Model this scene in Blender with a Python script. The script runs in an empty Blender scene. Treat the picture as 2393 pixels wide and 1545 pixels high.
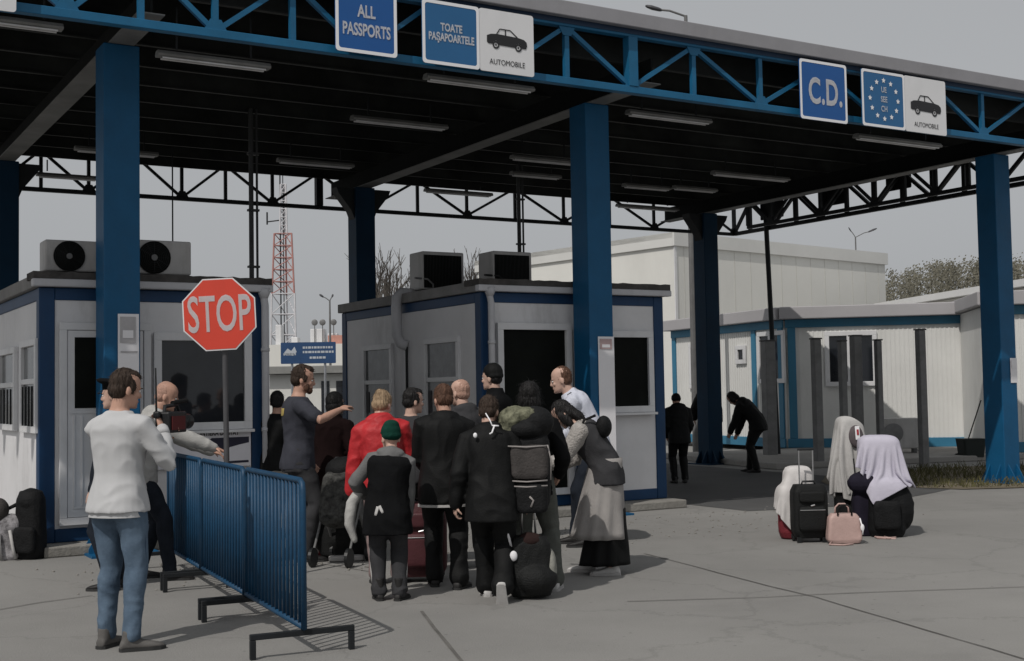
import bpy, bmesh, math, random
import numpy as np
from mathutils import Vector, Matrix, noise
R = math.radians
random.seed(7)
SC = bpy.context.scene
COL = SC.collection

# ------------------------------------------------------------------ camera
F_PX, PITCH, ROLL, EYE = 2919.74, 0.0487, -0.0173, 1.6
K = 1.0034
_fw = Vector((0, math.cos(PITCH), math.sin(PITCH)))
_up0 = Vector((0, -math.sin(PITCH), math.cos(PITCH)))
_r0 = Vector((1, 0, 0))
_c, _s = math.cos(ROLL), math.sin(ROLL)
_rt = _c * _r0 + _s * _up0
_up = -_s * _r0 + _c * _up0
EYEP = Vector((0, 0, EYE))
cam = bpy.data.cameras.new('camera')
cam.sensor_width = 36.0
cam.lens = 36.0 * F_PX / 2393.0
cam.clip_start, cam.clip_end = 0.1, 3000
cam_o = bpy.data.objects.new('camera', cam)
COL.objects.link(cam_o)
cam_o.matrix_world = Matrix(((_rt.x, _up.x, -_fw.x, 0), (_rt.y, _up.y, -_fw.y, 0), (_rt.z, _up.z, -_fw.z, EYE), (0, 0, 0, 1)))
SC.camera = cam_o

# ------------------------------------------------------------------ light
SUN_AZ, SUN_EL = R(58), R(50)          # light travels towards SUN_AZ (from +X), sun behind left
W = bpy.data.worlds.new('World'); SC.world = W; W.use_nodes = True
nt = W.node_tree; nt.nodes.clear()
sky = nt.nodes.new('ShaderNodeTexSky'); sky.sky_type = 'NISHITA'; sky.sun_disc = False
sky.sun_elevation = SUN_EL
sdir = Vector((-math.cos(SUN_AZ), -math.sin(SUN_AZ), 0))
sky.sun_rotation = math.atan2(sdir.x, sdir.y)
sky.air_density = 1.0; sky.dust_density = 4.0; sky.ozone_density = 1.0
hs = nt.nodes.new('ShaderNodeHueSaturation'); hs.inputs['Saturation'].default_value = 0.12
mixw = nt.nodes.new('ShaderNodeMix'); mixw.data_type = 'RGBA'
mixw.inputs['Factor'].default_value = 0.72
mixw.inputs['B'].default_value = (6.05, 6.25, 6.5, 1)
bg = nt.nodes.new('ShaderNodeBackground'); bg.inputs['Strength'].default_value = 0.1
wo = nt.nodes.new('ShaderNodeOutputWorld')
nt.links.new(sky.outputs[0], hs.inputs['Color']); nt.links.new(hs.outputs[0], mixw.inputs['A'])
nt.links.new(mixw.outputs['Result'], bg.inputs[0]); nt.links.new(bg.outputs[0], wo.inputs[0])
sun = bpy.data.lights.new('sun', 'SUN'); sun.energy = 3.2; sun.angle = R(0.5); sun.color = (1.0, 0.955, 0.9)
sun_o = bpy.data.objects.new('sun', sun); COL.objects.link(sun_o)
_l = Vector((math.cos(SUN_AZ) * math.cos(SUN_EL), math.sin(SUN_AZ) * math.cos(SUN_EL), -math.sin(SUN_EL)))
sun_o.rotation_euler = _l.to_track_quat('-Z', 'Y').to_euler()
vs = SC.view_settings; SC.display_settings.display_device = 'sRGB'
vs.view_transform = 'Standard'; vs.look = 'None'; vs.gamma = 1; vs.use_curve_mapping = False
vs.exposure = -0.45
SC.cycles.max_bounces = 6

# ------------------------------------------------------------------ picture -> place
def ray(x, y):
    return _fw + _rt * ((x * K - 1196.5) / F_PX) - _up * ((y * K - 772.5) / F_PX)
TH = 0.5391
O = Vector((1.0496, 16.126, 0)); A = Vector((math.cos(TH), math.sin(TH), 0)); B = Vector((-A.y, A.x, 0))
def G(x, y, z=0.0):
    d = ray(x, y); return EYEP + d * ((z - EYE) / d.z)
def Yd(x, y, D):
    d = ray(x, y); return EYEP + d * (D / d.y)
def loc(P):
    q = P - O; return Vector((q.dot(A), q.dot(B), P.z))
def CT(x, y, t):                       # canopy-frame point on plane t = const
    d = ray(x, y); return loc(EYEP + d * ((t - (EYEP - O).dot(B)) / d.dot(B)))
def CS(x, y, s):
    d = ray(x, y); return loc(EYEP + d * ((s - (EYEP - O).dot(A)) / d.dot(A)))
def Wp(s, t, z=0.0):
    return O + A * s + B * t + Vector((0, 0, z))

# ------------------------------------------------------------------ materials
MATS = {}
def mat(name, col, rough=0.7, metal=0.0, var=0.12, vscale=3.0, bump=0.0, bscale=40.0, spec=0.4, dirt=0.0, col2=None, stretch=None):
    if name in MATS: return MATS[name]
    m = bpy.data.materials.new(name); m.use_nodes = True
    t = m.node_tree; N = t.nodes; b = N['Principled BSDF']
    b.inputs['Roughness'].default_value = rough; b.inputs['Metallic'].default_value = metal
    b.inputs['Specular IOR Level'].default_value = spec
    tc = N.new('ShaderNodeTexCoord'); vec = tc.outputs['Object']
    if stretch:
        mp = N.new('ShaderNodeMapping'); mp.inputs['Scale'].default_value = stretch
        t.links.new(vec, mp.inputs[0]); vec = mp.outputs[0]
    n1 = N.new('ShaderNodeTexNoise'); n1.inputs['Scale'].default_value = vscale; n1.inputs['Detail'].default_value = 6
    n1.inputs['Roughness'].default_value = 0.65
    t.links.new(vec, n1.inputs['Vector'])
    r = N.new('ShaderNodeValToRGB'); r.color_ramp.elements[0].position = 0.3; r.color_ramp.elements[1].position = 0.72
    lo = [c * (1 - var) for c in col]; hi = [min(1, c * (1 + var)) for c in (col2 or col)]
    r.color_ramp.elements[0].color = (*lo, 1); r.color_ramp.elements[1].color = (*hi, 1)
    t.links.new(n1.outputs['Fac'], r.inputs[0]); out = r.outputs[0]
    if dirt > 0:
        n2 = N.new('ShaderNodeTexNoise'); n2.inputs['Scale'].default_value = vscale * 0.45; n2.inputs['Detail'].default_value = 10
        n2.inputs['Roughness'].default_value = 0.75
        mp2 = N.new('ShaderNodeMapping'); mp2.inputs['Scale'].default_value = (1.6, 1.6, 0.45); mp2.inputs['Location'].default_value = (3, 7, 1)
        t.links.new(tc.outputs['Object'], mp2.inputs[0]); t.links.new(mp2.outputs[0], n2.inputs['Vector'])
        r2 = N.new('ShaderNodeValToRGB'); r2.color_ramp.elements[0].position = 0.52; r2.color_ramp.elements[1].position = 0.75
        r2.color_ramp.elements[0].color = (0, 0, 0, 1); r2.color_ramp.elements[1].color = (dirt, dirt, dirt, 1)
        t.links.new(n2.outputs['Fac'], r2.inputs[0])
        mx = N.new('ShaderNodeMix'); mx.data_type = 'RGBA'
        t.links.new(r2.outputs[0], mx.inputs['Factor']); t.links.new(out, mx.inputs['A'])
        mx.inputs['B'].default_value = (0.09, 0.08, 0.065, 1); out = mx.outputs['Result']
    t.links.new(out, b.inputs['Base Color'])
    if bump > 0:
        n3 = N.new('ShaderNodeTexNoise'); n3.inputs['Scale'].default_value = bscale; n3.inputs['Detail'].default_value = 5
        t.links.new(vec, n3.inputs['Vector'])
        bp = N.new('ShaderNodeBump'); bp.inputs['Strength'].default_value = bump; bp.inputs['Distance'].default_value = 0.02
        t.links.new(n3.outputs['Fac'], bp.inputs['Height']); t.links.new(bp.outputs[0], b.inputs['Normal'])
    MATS[name] = m
    return m
def cloth(name, col, var=0.22, rough=0.9):
    return mat('cloth_' + name, col, rough, 0, var, 5.0, 0.22, 90.0, 0.08)
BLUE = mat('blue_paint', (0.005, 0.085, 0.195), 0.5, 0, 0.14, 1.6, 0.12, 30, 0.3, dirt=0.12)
BLUET = mat('blue_truss_paint', (0.010, 0.115, 0.235), 0.5, 0, 0.16, 2.5, 0.08, 40, 0.35, dirt=0.12)
DKBLUE = mat('cabin_blue', (0.005, 0.038, 0.105), 0.5, 0, 0.15, 1.5, 0.08, 25, 0.35, dirt=0.25)
BARBLUE = mat('barrier_blue', (0.004, 0.046, 0.105), 0.55, 0, 0.2, 6, 0.1, 60, 0.4, dirt=0.35)
BLUEDK = mat('shaded_column_blue', (0.003, 0.028, 0.062), 0.6, 0, 0.2, 1.6, 0.1, 30, 0.2, dirt=0.1)  # front columns' paint darkened: shade on the rear columns is put into the colour
BLACKST = mat('dark_steel', (0.012, 0.014, 0.016), 0.6, 0, 0.3, 3, 0.1, 40, 0.3)
GREYST = mat('grey_steel', (0.16, 0.16, 0.16), 0.55, 0.2, 0.2, 3, 0.08, 40, 0.4, dirt=0.3)
FASCIA = mat('grey_fascia', (0.30, 0.295, 0.31), 0.5, 0.2, 0.1, 1.2, 0.05, 20, 0.4, dirt=0.2)
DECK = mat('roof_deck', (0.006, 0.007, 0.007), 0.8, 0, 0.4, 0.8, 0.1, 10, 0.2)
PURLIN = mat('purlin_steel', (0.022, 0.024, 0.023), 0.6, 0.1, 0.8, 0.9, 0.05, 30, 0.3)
PANEL = mat('cabin_panel', (0.68, 0.675, 0.685), 0.6, 0, 0.08, 1.3, 0.04, 30, 0.3, dirt=0.45)
PVC = mat('white_plastic', (0.66, 0.66, 0.67), 0.4, 0, 0.06, 2, 0.02, 30, 0.4, dirt=0.25)
PIPE = mat('grey_pipe', (0.50, 0.50, 0.52), 0.45, 0, 0.1, 2, 0.02, 30, 0.4, dirt=0.3)
GLASSD = mat('dark_glass', (0.012, 0.014, 0.018), 0.06, 0, 0.3, 1.2, 0, 1, 0.5)
GLASSG = mat('curtained_glass', (0.11, 0.115, 0.12), 0.12, 0, 0.5, 4, 0, 1, 0.5)
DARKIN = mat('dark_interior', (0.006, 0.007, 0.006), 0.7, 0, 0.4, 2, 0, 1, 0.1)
ROOFG = mat('cabin_roof', (0.22, 0.215, 0.21), 0.75, 0, 0.25, 2, 0.25, 20, 0.3, dirt=0.5)
ROOFD = mat('roof_felt', (0.07, 0.066, 0.063), 0.9, 0, 0.4, 6, 0.6, 20, 0.2)
CONCR = mat('plinth_concrete', (0.25, 0.24, 0.22), 0.9, 0, 0.18, 2.5, 0.5, 25, 0.2, dirt=0.5)
ACGREY = mat('ac_casing', (0.46, 0.45, 0.44), 0.5, 0, 0.1, 2, 0.03, 30, 0.4, dirt=0.5)
BLACKP = mat('black_plastic', (0.010, 0.011, 0.012), 0.45, 0, 0.3, 5, 0.05, 40, 0.4)
SIGNB = mat('sign_blue', (0.012, 0.09, 0.30), 0.35, 0, 0.05, 2, 0, 1, 0.4)
SIGNB2 = mat('sign_blue_pale', (0.022, 0.12, 0.28), 0.35, 0, 0.05, 2, 0, 1, 0.4)
SIGNW = mat('sign_white', (0.72, 0.72, 0.73), 0.4, 0, 0.03, 2, 0, 1, 0.4, dirt=0.1)
LETW = mat('letter_white', (0.82, 0.82, 0.84), 0.4, 0, 0.02, 2)
LETK = mat('letter_black', (0.02, 0.02, 0.022), 0.5, 0, 0.1, 2)
STOPR = mat('stop_red', (0.62, 0.06, 0.035), 0.4, 0, 0.06, 2, 0, 1, 0.4, dirt=0.1)
GALV = mat('galvanised', (0.33, 0.34, 0.36), 0.45, 0.6, 0.2, 8, 0.05, 50, 0.5, dirt=0.2)
PAPER = mat('paper', (0.78, 0.77, 0.79), 0.8, 0, 0.03, 2)
GREYINK = mat('grey_print', (0.26, 0.25, 0.26), 0.8, 0, 0.3, 40)
REDINK = mat('faded_red_print', (0.42, 0.24, 0.24), 0.8, 0, 0.3, 40)
HALLW = mat('hall_panel', (0.67, 0.665, 0.63), 0.6, 0, 0.04, 0.25, 0.03, 3, 0.3, dirt=0.1)
OFFW = mat('office_panel', (0.68, 0.68, 0.66), 0.6, 0, 0.06, 0.8, 0.03, 8, 0.3, dirt=0.2)
CONTBLUE = mat('container_blue', (0.035, 0.17, 0.28), 0.5, 0, 0.12, 1, 0.05, 20, 0.4, dirt=0.2)
POSTG = mat('grey_post', (0.21, 0.21, 0.21), 0.7, 0, 0.25, 3, 0.2, 30, 0.3, dirt=0.3)
GALVL = mat('lamp_housing', (0.19, 0.19, 0.185), 0.5, 0.0, 0.25, 2, 0.02, 30, 0.4, dirt=0.3)

# ------------------------------------------------------------------ mesh building
class MB:
    def __init__(s): s.v = []; s.f = []; s.m = []
    def add(s, vs_, fs, mi=0):
        o = len(s.v); s.v += [tuple(v) for v in vs_]
        for f in fs: s.f.append([i + o for i in f]); s.m.append(mi)
    def box(s, c, sz, mi=0, rot=None):
        x, y, z = sz[0] / 2, sz[1] / 2, sz[2] / 2
        P = [Vector(p) for p in ((-x, -y, -z), (x, -y, -z), (x, y, -z), (-x, y, -z), (-x, -y, z), (x, -y, z), (x, y, z), (-x, y, z))]
        if rot is not None: P = [rot @ p for p in P]
        c = Vector(c)
        s.add([p + c for p in P], [(0, 3, 2, 1), (4, 5, 6, 7), (0, 1, 5, 4), (1, 2, 6, 5), (2, 3, 7, 6), (3, 0, 4, 7)], mi)
    def bb(s, lo, hi, mi=0):
        s.box([(a + b) / 2 for a, b in zip(lo, hi)], [abs(b - a) for a, b in zip(lo, hi)], mi)
    def bar(s, p, q, w, h, mi=0, side=None):
        p, q = Vector(p), Vector(q); d = (q - p); L = d.length; d.normalize()
        u = Vector(side) if side is not None else (Vector((0, 0, 1)) if abs(d.z) < 0.95 else Vector((0, 1, 0)))
        x = d.cross(u).normalized(); u = x.cross(d)
        s.box((p + q) / 2, (w, L, h), mi, Matrix((x, d, u)).transposed())
    def loft(s, rings, mi=0, cap=True, closed=True):
        n = len(rings[0]); o = len(s.v)
        for r in rings: s.v += [tuple(v) for v in r]
        for i in range(len(rings) - 1):
            for j in range(n if closed else n - 1):
                k = (j + 1) % n
                s.f.append([o + i * n + j, o + i * n + k, o + (i + 1) * n + k, o + (i + 1) * n + j]); s.m.append(mi)
        if cap and closed:
            s.f.append([o + j for j in reversed(range(n))]); s.m.append(mi)
            b = o + (len(rings) - 1) * n
            s.f.append([b + j for j in range(n)]); s.m.append(mi)
    def tube(s, pts, rad, n=10, mi=0, cap=True, rnd=False):
        pts = [Vector(p) for p in pts]
        if not hasattr(rad, '__len__'): rad = [rad] * len(pts)
        rad = list(rad)
        if rnd:
            d0 = (pts[0] - pts[1]).normalized(); d1 = (pts[-1] - pts[-2]).normalized()
            a0, a1 = pts[0], pts[-1]; r0, r1 = rad[0], rad[-1]
            pts = [a0 + d0 * r0, a0 + d0 * r0 * .87, a0 + d0 * r0 * .5] + pts + [a1 + d1 * r1 * .5, a1 + d1 * r1 * .87, a1 + d1 * r1]
            rad = [r0 * .08, r0 * .5, r0 * .87] + rad + [r1 * .87, r1 * .5, r1 * .08]
        rings = []; x = None
        for i, p in enumerate(pts):
            d = (pts[min(i + 1, len(pts) - 1)] - pts[max(i - 1, 0)]).normalized()
            if x is None:
                x = d.cross(Vector((0, 0, 1)) if abs(d.z) < .9 else Vector((0, 1, 0))).normalized()
            else:
                x = (x - d * x.dot(d)).normalized()
            y = d.cross(x)
            rings.append([p + (x * math.cos(2 * math.pi * j / n) + y * math.sin(2 * math.pi * j / n)) * rad[i] for j in range(n)])
        s.loft(rings, mi, cap)
    def ell(s, c, r, mi=0, rot=None, nu=14, nv=9):
        c = Vector(c); rings = []
        for i in range(nv + 1):
            ph = math.pi * (i + (0.04 if i == 0 else -0.04 if i == nv else 0)) / nv
            ring = []
            for j in range(nu):
                a = 2 * math.pi * j / nu
                p = Vector((r[0] * math.sin(ph) * math.cos(a), r[1] * math.sin(ph) * math.sin(a), -r[2] * math.cos(ph)))
                if rot is not None: p = rot @ p
                ring.append(c + p)
            rings.append(ring)
        s.loft(rings, mi)
    def prism(s, poly, d0, d1, frame=None, mi=0):     # poly in (u,w), extruded along third axis
        M = frame or (lambda u, v, w: (u, v, w))
        n = len(poly)
        lo = [M(u, d0, w) for u, w in poly]; hi = [M(u, d1, w) for u, w in poly]
        s.add(lo + hi, [list(range(n)), [n + i for i in reversed(range(n))]] + [[i, i + n, (i + 1) % n + n, (i + 1) % n] for i in range(n)], mi)
    def build(s, name, mats, parent=None, bevel=0, smooth=False, seg=2):
        me = bpy.data.meshes.new(name); me.from_pydata(s.v, [], s.f)
        if not isinstance(mats, (list, tuple)): mats = [mats]
        for m in mats: me.materials.append(m)
        me.polygons.foreach_set('material_index', s.m)
        if smooth: me.polygons.foreach_set('use_smooth', [True] * len(s.f))
        bm = bmesh.new(); bm.from_mesh(me); bmesh.ops.recalc_face_normals(bm, faces=bm.faces); bm.to_mesh(me); bm.free()
        me.update()
        o = bpy.data.objects.new(name, me); COL.objects.link(o)
        if parent is not None: o.parent = parent
        if bevel:
            b = o.modifiers.new('bevel', 'BEVEL'); b.width = bevel; b.segments = seg; b.limit_method = 'ANGLE'; b.angle_limit = R(40)
        return o
def thing(name, label, cat, loc_=(0, 0, 0), rz=0.0, group=None):
    o = bpy.data.objects.new(name, None); COL.objects.link(o); o.empty_display_size = .2
    o.location = loc_; o.rotation_euler = (0, 0, rz); o['label'] = label; o['category'] = cat
    if group: o['group'] = group
    return o
def tag(o, label, cat, group=None):
    o['label'] = label; o['category'] = cat
    if group: o['group'] = group
    return o
def canopy_thing(name, label, cat, s=0, t=0, z=0, group=None):
    return thing(name, label, cat, Wp(s, t, z), TH, group)
def remesh(mb, voxel, smooth_it=3, fac=0.5):
    me = bpy.data.meshes.new('tmp'); me.from_pydata(mb.v, [], mb.f)
    bm = bmesh.new(); bm.from_mesh(me); bmesh.ops.recalc_face_normals(bm, faces=bm.faces); bm.to_mesh(me); bm.free()
    o = bpy.data.objects.new('tmp', me); COL.objects.link(o)
    r = o.modifiers.new('r', 'REMESH'); r.mode = 'VOXEL'; r.voxel_size = voxel
    sm = o.modifiers.new('s', 'SMOOTH'); sm.iterations = smooth_it; sm.factor = fac
    dg = bpy.context.evaluated_depsgraph_get()
    nm = bpy.data.meshes.new_from_object(o.evaluated_get(dg))
    bpy.data.objects.remove(o); bpy.data.meshes.remove(me)
    return nm
def wrinkle(me, amp, freq=(9, 9, 5), seed=0.0, hot=None, hotamp=0.0):
    n = len(me.vertices); co = np.empty(n * 3, np.float32); me.vertices.foreach_get('co', co); co = co.reshape(-1, 3)
    no = np.empty(n * 3, np.float32); me.vertices.foreach_get('normal', no); no = no.reshape(-1, 3)
    nz = noise.noise
    d = np.empty(n, np.float32)
    fx, fy, fz = freq
    for i in range(n):
        x, y, z = co[i]
        w = nz((x * 3 + seed, y * 3, z * 3)) * .35
        v = nz((x * fx + seed, y * fy + w * 3, z * fz + w * 4))
        d[i] = (1 - 2 * abs(v)) * .85 + nz((x * 20, y * 20 + seed, z * 14)) * .10 - .4
    a = np.full(n, amp, np.float32)
    if hot:
        for h, rr in hot:
            dist = np.linalg.norm(co - np.array(h, np.float32), axis=1)
            a += hotamp * np.exp(-(dist / rr) ** 2)
    co += no * (d * a)[:, None]
    me.vertices.foreach_set('co', co.ravel()); me.update()
def obj_from(me, name, mats, parent, smooth=True):
    me.name = name; me.materials.clear()
    for m in (mats if isinstance(mats, (list, tuple)) else [mats]): me.materials.append(m)
    me.polygons.foreach_set('use_smooth', [smooth] * len(me.polygons))
    o = bpy.data.objects.new(name, me); COL.objects.link(o)
    if parent is not None: o.parent = parent
    return o
from mathutils.bvhtree import BVHTree
def patch(o, c, d, up, w, h, name, m, parent=None, off=.003, n=8, round_=0.25, poly=None):
    """a thin piece lying on the surface of o, found by casting a grid of rays from c along d"""
    me = o.data; tree = BVHTree.FromPolygons([v.co.copy() for v in me.vertices], [list(p.vertices) for p in me.polygons])
    d = Vector(d).normalized(); r = d.cross(Vector(up)).normalized(); u = r.cross(d); rows = []
    for i in range(n + 1):
        row = []
        for j in range(n + 1):
            x, y = (j / n - .5) * w, (i / n - .5) * h
            if y < 0: x *= 1 - round_ * (2 * abs(y) / h) ** 2
            hit = tree.ray_cast(Vector(c) + r * x + u * y, d)
            row.append(hit[0] - d * off if hit[0] is not None else None)
        rows.append(row)
    mb = MB(); k = {}
    for i in range(n + 1):
        for j in range(n + 1):
            if rows[i][j] is not None: k[i, j] = len(mb.v); mb.v.append(tuple(rows[i][j]))
    for i in range(n):
        for j in range(n):
            q = [(i, j), (i, j + 1), (i + 1, j + 1), (i + 1, j)]
            if all(z in k for z in q): mb.f.append([k[z] for z in q]); mb.m.append(0)
    p = mb.build(name, m, parent or o, smooth=True); s = p.modifiers.new('t', 'SOLIDIFY'); s.thickness = .003; return p
def text_mb(mb, txt, size, place, mi=0, sx=0.75, bold=0.012, depth=0.004, align='CENTER', space=1.0):
    cu = bpy.data.curves.new('t', 'FONT'); cu.body = txt; cu.size = size; cu.align_x = align; cu.align_y = 'CENTER'
    cu.offset = bold * size; cu.extrude = depth / 2; cu.resolution_u = 4; cu.space_character = space
    o = bpy.data.objects.new('t', cu); COL.objects.link(o)
    dg = bpy.context.evaluated_depsgraph_get()
    me = bpy.data.meshes.new_from_object(o.evaluated_get(dg))
    mb.add([place(v.co.x * sx, v.co.y, v.co.z) for v in me.vertices], [list(p.vertices) for p in me.polygons], mi)
    bpy.data.objects.remove(o); bpy.data.curves.remove(cu); bpy.data.meshes.remove(me)
def rrect(w, h, r, n=5):
    P = []
    for cx, cy, a0 in ((w / 2 - r, h / 2 - r, 0), (-w / 2 + r, h / 2 - r, 90), (-w / 2 + r, -h / 2 + r, 180), (w / 2 - r, -h / 2 + r, 270)):
        for i in range(n + 1):
            a = R(a0 + 90 * i / n); P.append((cx + r * math.cos(a), cy + r * math.sin(a)))
    return P
# ================================================================== GROUND
def ground_mat(name, base, dark, light, joints=False):
    m = bpy.data.materials.new(name); m.use_nodes = True
    t = m.node_tree; N = t.nodes; b = N['Principled BSDF']; b.inputs['Roughness'].default_value = 0.9
    b.inputs['Specular IOR Level'].default_value = 0.25
    tc = N.new('ShaderNodeTexCoord')
    def nz(scale, det=8, rough=.6, loc_=(0, 0, 0)):
        mp = N.new('ShaderNodeMapping'); mp.inputs['Location'].default_value = loc_
        t.links.new(tc.outputs['Object'], mp.inputs[0])
        n = N.new('ShaderNodeTexNoise'); n.inputs['Scale'].default_value = scale; n.inputs['Detail'].default_value = det
        n.inputs['Roughness'].default_value = rough; t.links.new(mp.outputs[0], n.inputs['Vector']); return n
    def ramp(src, p0, p1, c0, c1):
        r = N.new('ShaderNodeValToRGB'); r.color_ramp.elements[0].position = p0; r.color_ramp.elements[1].position = p1
        r.color_ramp.elements[0].color = (*c0, 1); r.color_ramp.elements[1].color = (*c1, 1); t.links.new(src, r.inputs[0]); return r
    def mix(fac, a, bcol, mode='MIX'):
        x = N.new('ShaderNodeMix'); x.data_type = 'RGBA'; x.blend_type = mode
        if hasattr(fac, 'type'): t.links.new(fac, x.inputs['Factor'])
        else: x.inputs['Factor'].default_value = fac
        t.links.new(a, x.inputs['A'])
        if hasattr(bcol, 'type'): t.links.new(bcol, x.inputs['B'])
        else: x.inputs['B'].default_value = (*bcol, 1)
        return x.outputs['Result']
    a = ramp(nz(0.35, 10, .65).outputs['Fac'], .35, .68, dark, light).outputs[0]
    a = mix(ramp(nz(2.2, 10, .75, (4, 2, 0)).outputs['Fac'], .55, .78, (0, 0, 0), (.55, .55, .55)).outputs[0], a, dark)
    a = mix(ramp(nz(1.1, 12, .8, (9, 5, 0)).outputs['Fac'], .60, .74, (0, 0, 0), (.35, .35, .35)).outputs[0], a, [c * 1.35 for c in light])
    a = mix(ramp(nz(.75, 9, .7, (21, 3, 0)).outputs['Fac'], .56, .70, (0, 0, 0), (.42, .42, .42)).outputs[0], a, [c * .62 for c in dark])
    a = mix(ramp(nz(.22, 6, .55, (2, 31, 0)).outputs['Fac'], .48, .64, (0, 0, 0), (.5, .5, .5)).outputs[0], a, [c * 1.14 for c in light])
    a = mix(0.35, a, ramp(nz(85, 4, .7).outputs['Fac'], .3, .7, [c * .75 for c in base], [c * 1.25 for c in base]).outputs[0])
    # small dark spots and grit
    v = N.new('ShaderNodeTexVoronoi'); v.inputs['Scale'].default_value = 5.5; v.inputs['Randomness'].default_value = 1
    t.links.new(tc.outputs['Object'], v.inputs['Vector'])
    a = mix(ramp(v.outputs['Distance'], .035, .085, (.6, .6, .6), (0, 0, 0)).outputs[0], a, [c * .5 for c in dark])
    # hairline cracks
    vc = N.new('ShaderNodeTexVoronoi'); vc.feature = 'DISTANCE_TO_EDGE'; vc.inputs['Scale'].default_value = 0.42
    wn = nz(1.7, 8, .7); vm = N.new('ShaderNodeVectorMath'); vm.operation = 'SCALE'; vm.inputs['Scale'].default_value = 0.7
    va = N.new('ShaderNodeVectorMath'); va.operation = 'ADD'
    t.links.new(wn.outputs['Color'], vm.inputs[0]); t.links.new(vm.outputs[0], va.inputs[0]); t.links.new(tc.outputs['Object'], va.inputs[1])
    t.links.new(va.outputs[0], vc.inputs['Vector'])
    a = mix(ramp(vc.outputs['Distance'], .002, .010, (.22, .22, .22), (0, 0, 0)).outputs[0], a, [c * .45 for c in dark])
    t.links.new(a, b.inputs['Base Color'])
    bp = N.new('ShaderNodeBump'); bp.inputs['Strength'].default_value = .5; bp.inputs['Distance'].default_value = .012
    t.links.new(nz(60, 6, .7).outputs['Fac'], bp.inputs['Height']); t.links.new(bp.outputs[0], b.inputs['Normal'])
    return m
GCON = ground_mat('yard_concrete', (.242, .237, .226), (.190, .186, .178), (.270, .264, .252))
GASP = ground_mat('lane_asphalt', (.085, .085, .085), (.06, .06, .062), (.11, .11, .108))
GDIRT = ground_mat('verge_soil', (.15, .125, .09), (.09, .075, .05), (.22, .19, .14))
GPAVE = ground_mat('pavement_concrete', (.30, .29, .275), (.22, .21, .20), (.34, .33, .31))

def struct(o): o['kind'] = 'structure'; return o
def sheet(name, pts, m, z):
    mb = MB(); mb.add([(p[0], p[1], z) for p in pts], [list(range(len(pts)))]); return struct(mb.build(name, m))
sheet('ground', [(-400, -30), (400, -30), (400, 700), (-400, 700)], GCON, 0)
# asphalt lane that runs under the canopy, right of the middle cabin
edge = [(1.75, -.9), (2.6, -1.15), (3.6, -1.2), (4.7, -.9), (5.6, -.6), (6.6, -.2), (7.0, 2), (7.4, 8), (8, 16), (1.2, 22), (1.75, 7)]
sheet('asphalt_lane', [Wp(s, t) for s, t in edge], GASP, .004)
sheet('far_road', [(-40, 34), (60, 37), (60, 46), (-40, 46)], GASP, .005)
# verge round the right-hand column
vb = []
for i in range(26):
    a = 2 * math.pi * i / 26
    c = Vector((10.6, .9)); r = 1 + .07 * math.sin(3 * a + 1) + .05 * math.sin(7 * a)
    vb.append(Wp(9.2 + 3.6 * math.cos(a) * r, 1.0 + 2.2 * math.sin(a) * r))
sheet('verge', vb, GDIRT, .012)
# low pavement along the office containers
mb = MB()
p0, p1 = G(1860, 1092), G(2420, 1068)
d = (p1 - p0).normalized(); n = Vector((-d.y, d.x, 0))
q0 = p0 - d * .5; q1 = p1 + d * 6
mb.prism([(v.x, v.y) for v in (q0, q1, q1 + n * 5, q0 + n * 5)], 0, .12, lambda u, v, w: (u, w, v))
struct(mb.build('pavement', GPAVE, None, .02))
# slab joints: shallow dark filler strips in the concrete
JO = mat('joint_filler', (.125, .12, .112), .95, 0, .35, 3, .3, 30, .2)
def joint(pts, w):
    mb = MB(); L, Rr = [], []
    dense = []
    for a, b in zip(pts[:-1], pts[1:]):
        k = max(2, int((b - a).length / .25))
        dense += [a.lerp(b, i / k) for i in range(k)]
    dense.append(pts[-1])
    for i, p in enumerate(dense):
        d = (dense[min(i + 1, len(dense) - 1)] - dense[max(i - 1, 0)]).normalized(); nn = Vector((-d.y, d.x, 0))
        ww = w * (1 + .5 * noise.noise(p * 3)); off = nn * (.012 * noise.noise(p * 1.7))
        L.append(p + off + nn * ww / 2 + Vector((0, 0, .006))); Rr.append(p + off - nn * ww / 2 + Vector((0, 0, .006)))
    mb.loft([L, Rr], 0, False, False)
    struct(mb.build('slab_joint', JO))
joint([G(715, 1365), G(985, 1432), ] if False else [G(982, 1425), G(1010, 1462), G(1080, 1545), G(1150, 1640)], .024)
joint([G(1500, 1290), G(1640, 1326), G(1790, 1366), G(1900, 1392), G(2060, 1440), G(2300, 1510), G(2560, 1590)], .015)
joint([G(1460, 1402), G(1790, 1392), G(1900, 1386), G(2150, 1376), G(2450, 1366)], .014)
joint([G(-60, 1432), G(90, 1405), G(215, 1388)], .014)
joint([G(720, 1310), G(800, 1322), G(860, 1332)], .012)

# grass on the verge
GRASS = mat('dry_grass', (.055, .06, .025), .9, 0, .4, 2.5, 0, 1, .2, col2=(.12, .11, .05))
mb = MB(); rg = random.Random(3)
for i in range(5200):
    a = rg.uniform(0, 2 * math.pi); r = math.sqrt(rg.random()); p = Wp(9.2 + 3.5 * math.cos(a) * r, 1.0 + 2.1 * math.sin(a) * r, .012)
    if (noise.noise(p * .9) + .35) < rg.uniform(-.2, .5): continue
    h = rg.uniform(.03, .13); w = rg.uniform(.004, .010); b_ = rg.uniform(0, 6.28); lx, ly = rg.uniform(-.05, .05), rg.uniform(-.05, .05)
    u = Vector((math.cos(b_) * w, math.sin(b_) * w, 0))
    mb.add([p - u, p + u, p + Vector((lx, ly, h)) + u * .3, p + Vector((lx * 1.3, ly * 1.3, h * 1.05))], [(0, 1, 2, 3)])
g = mb.build('grass', GRASS); g['kind'] = 'stuff'
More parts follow.
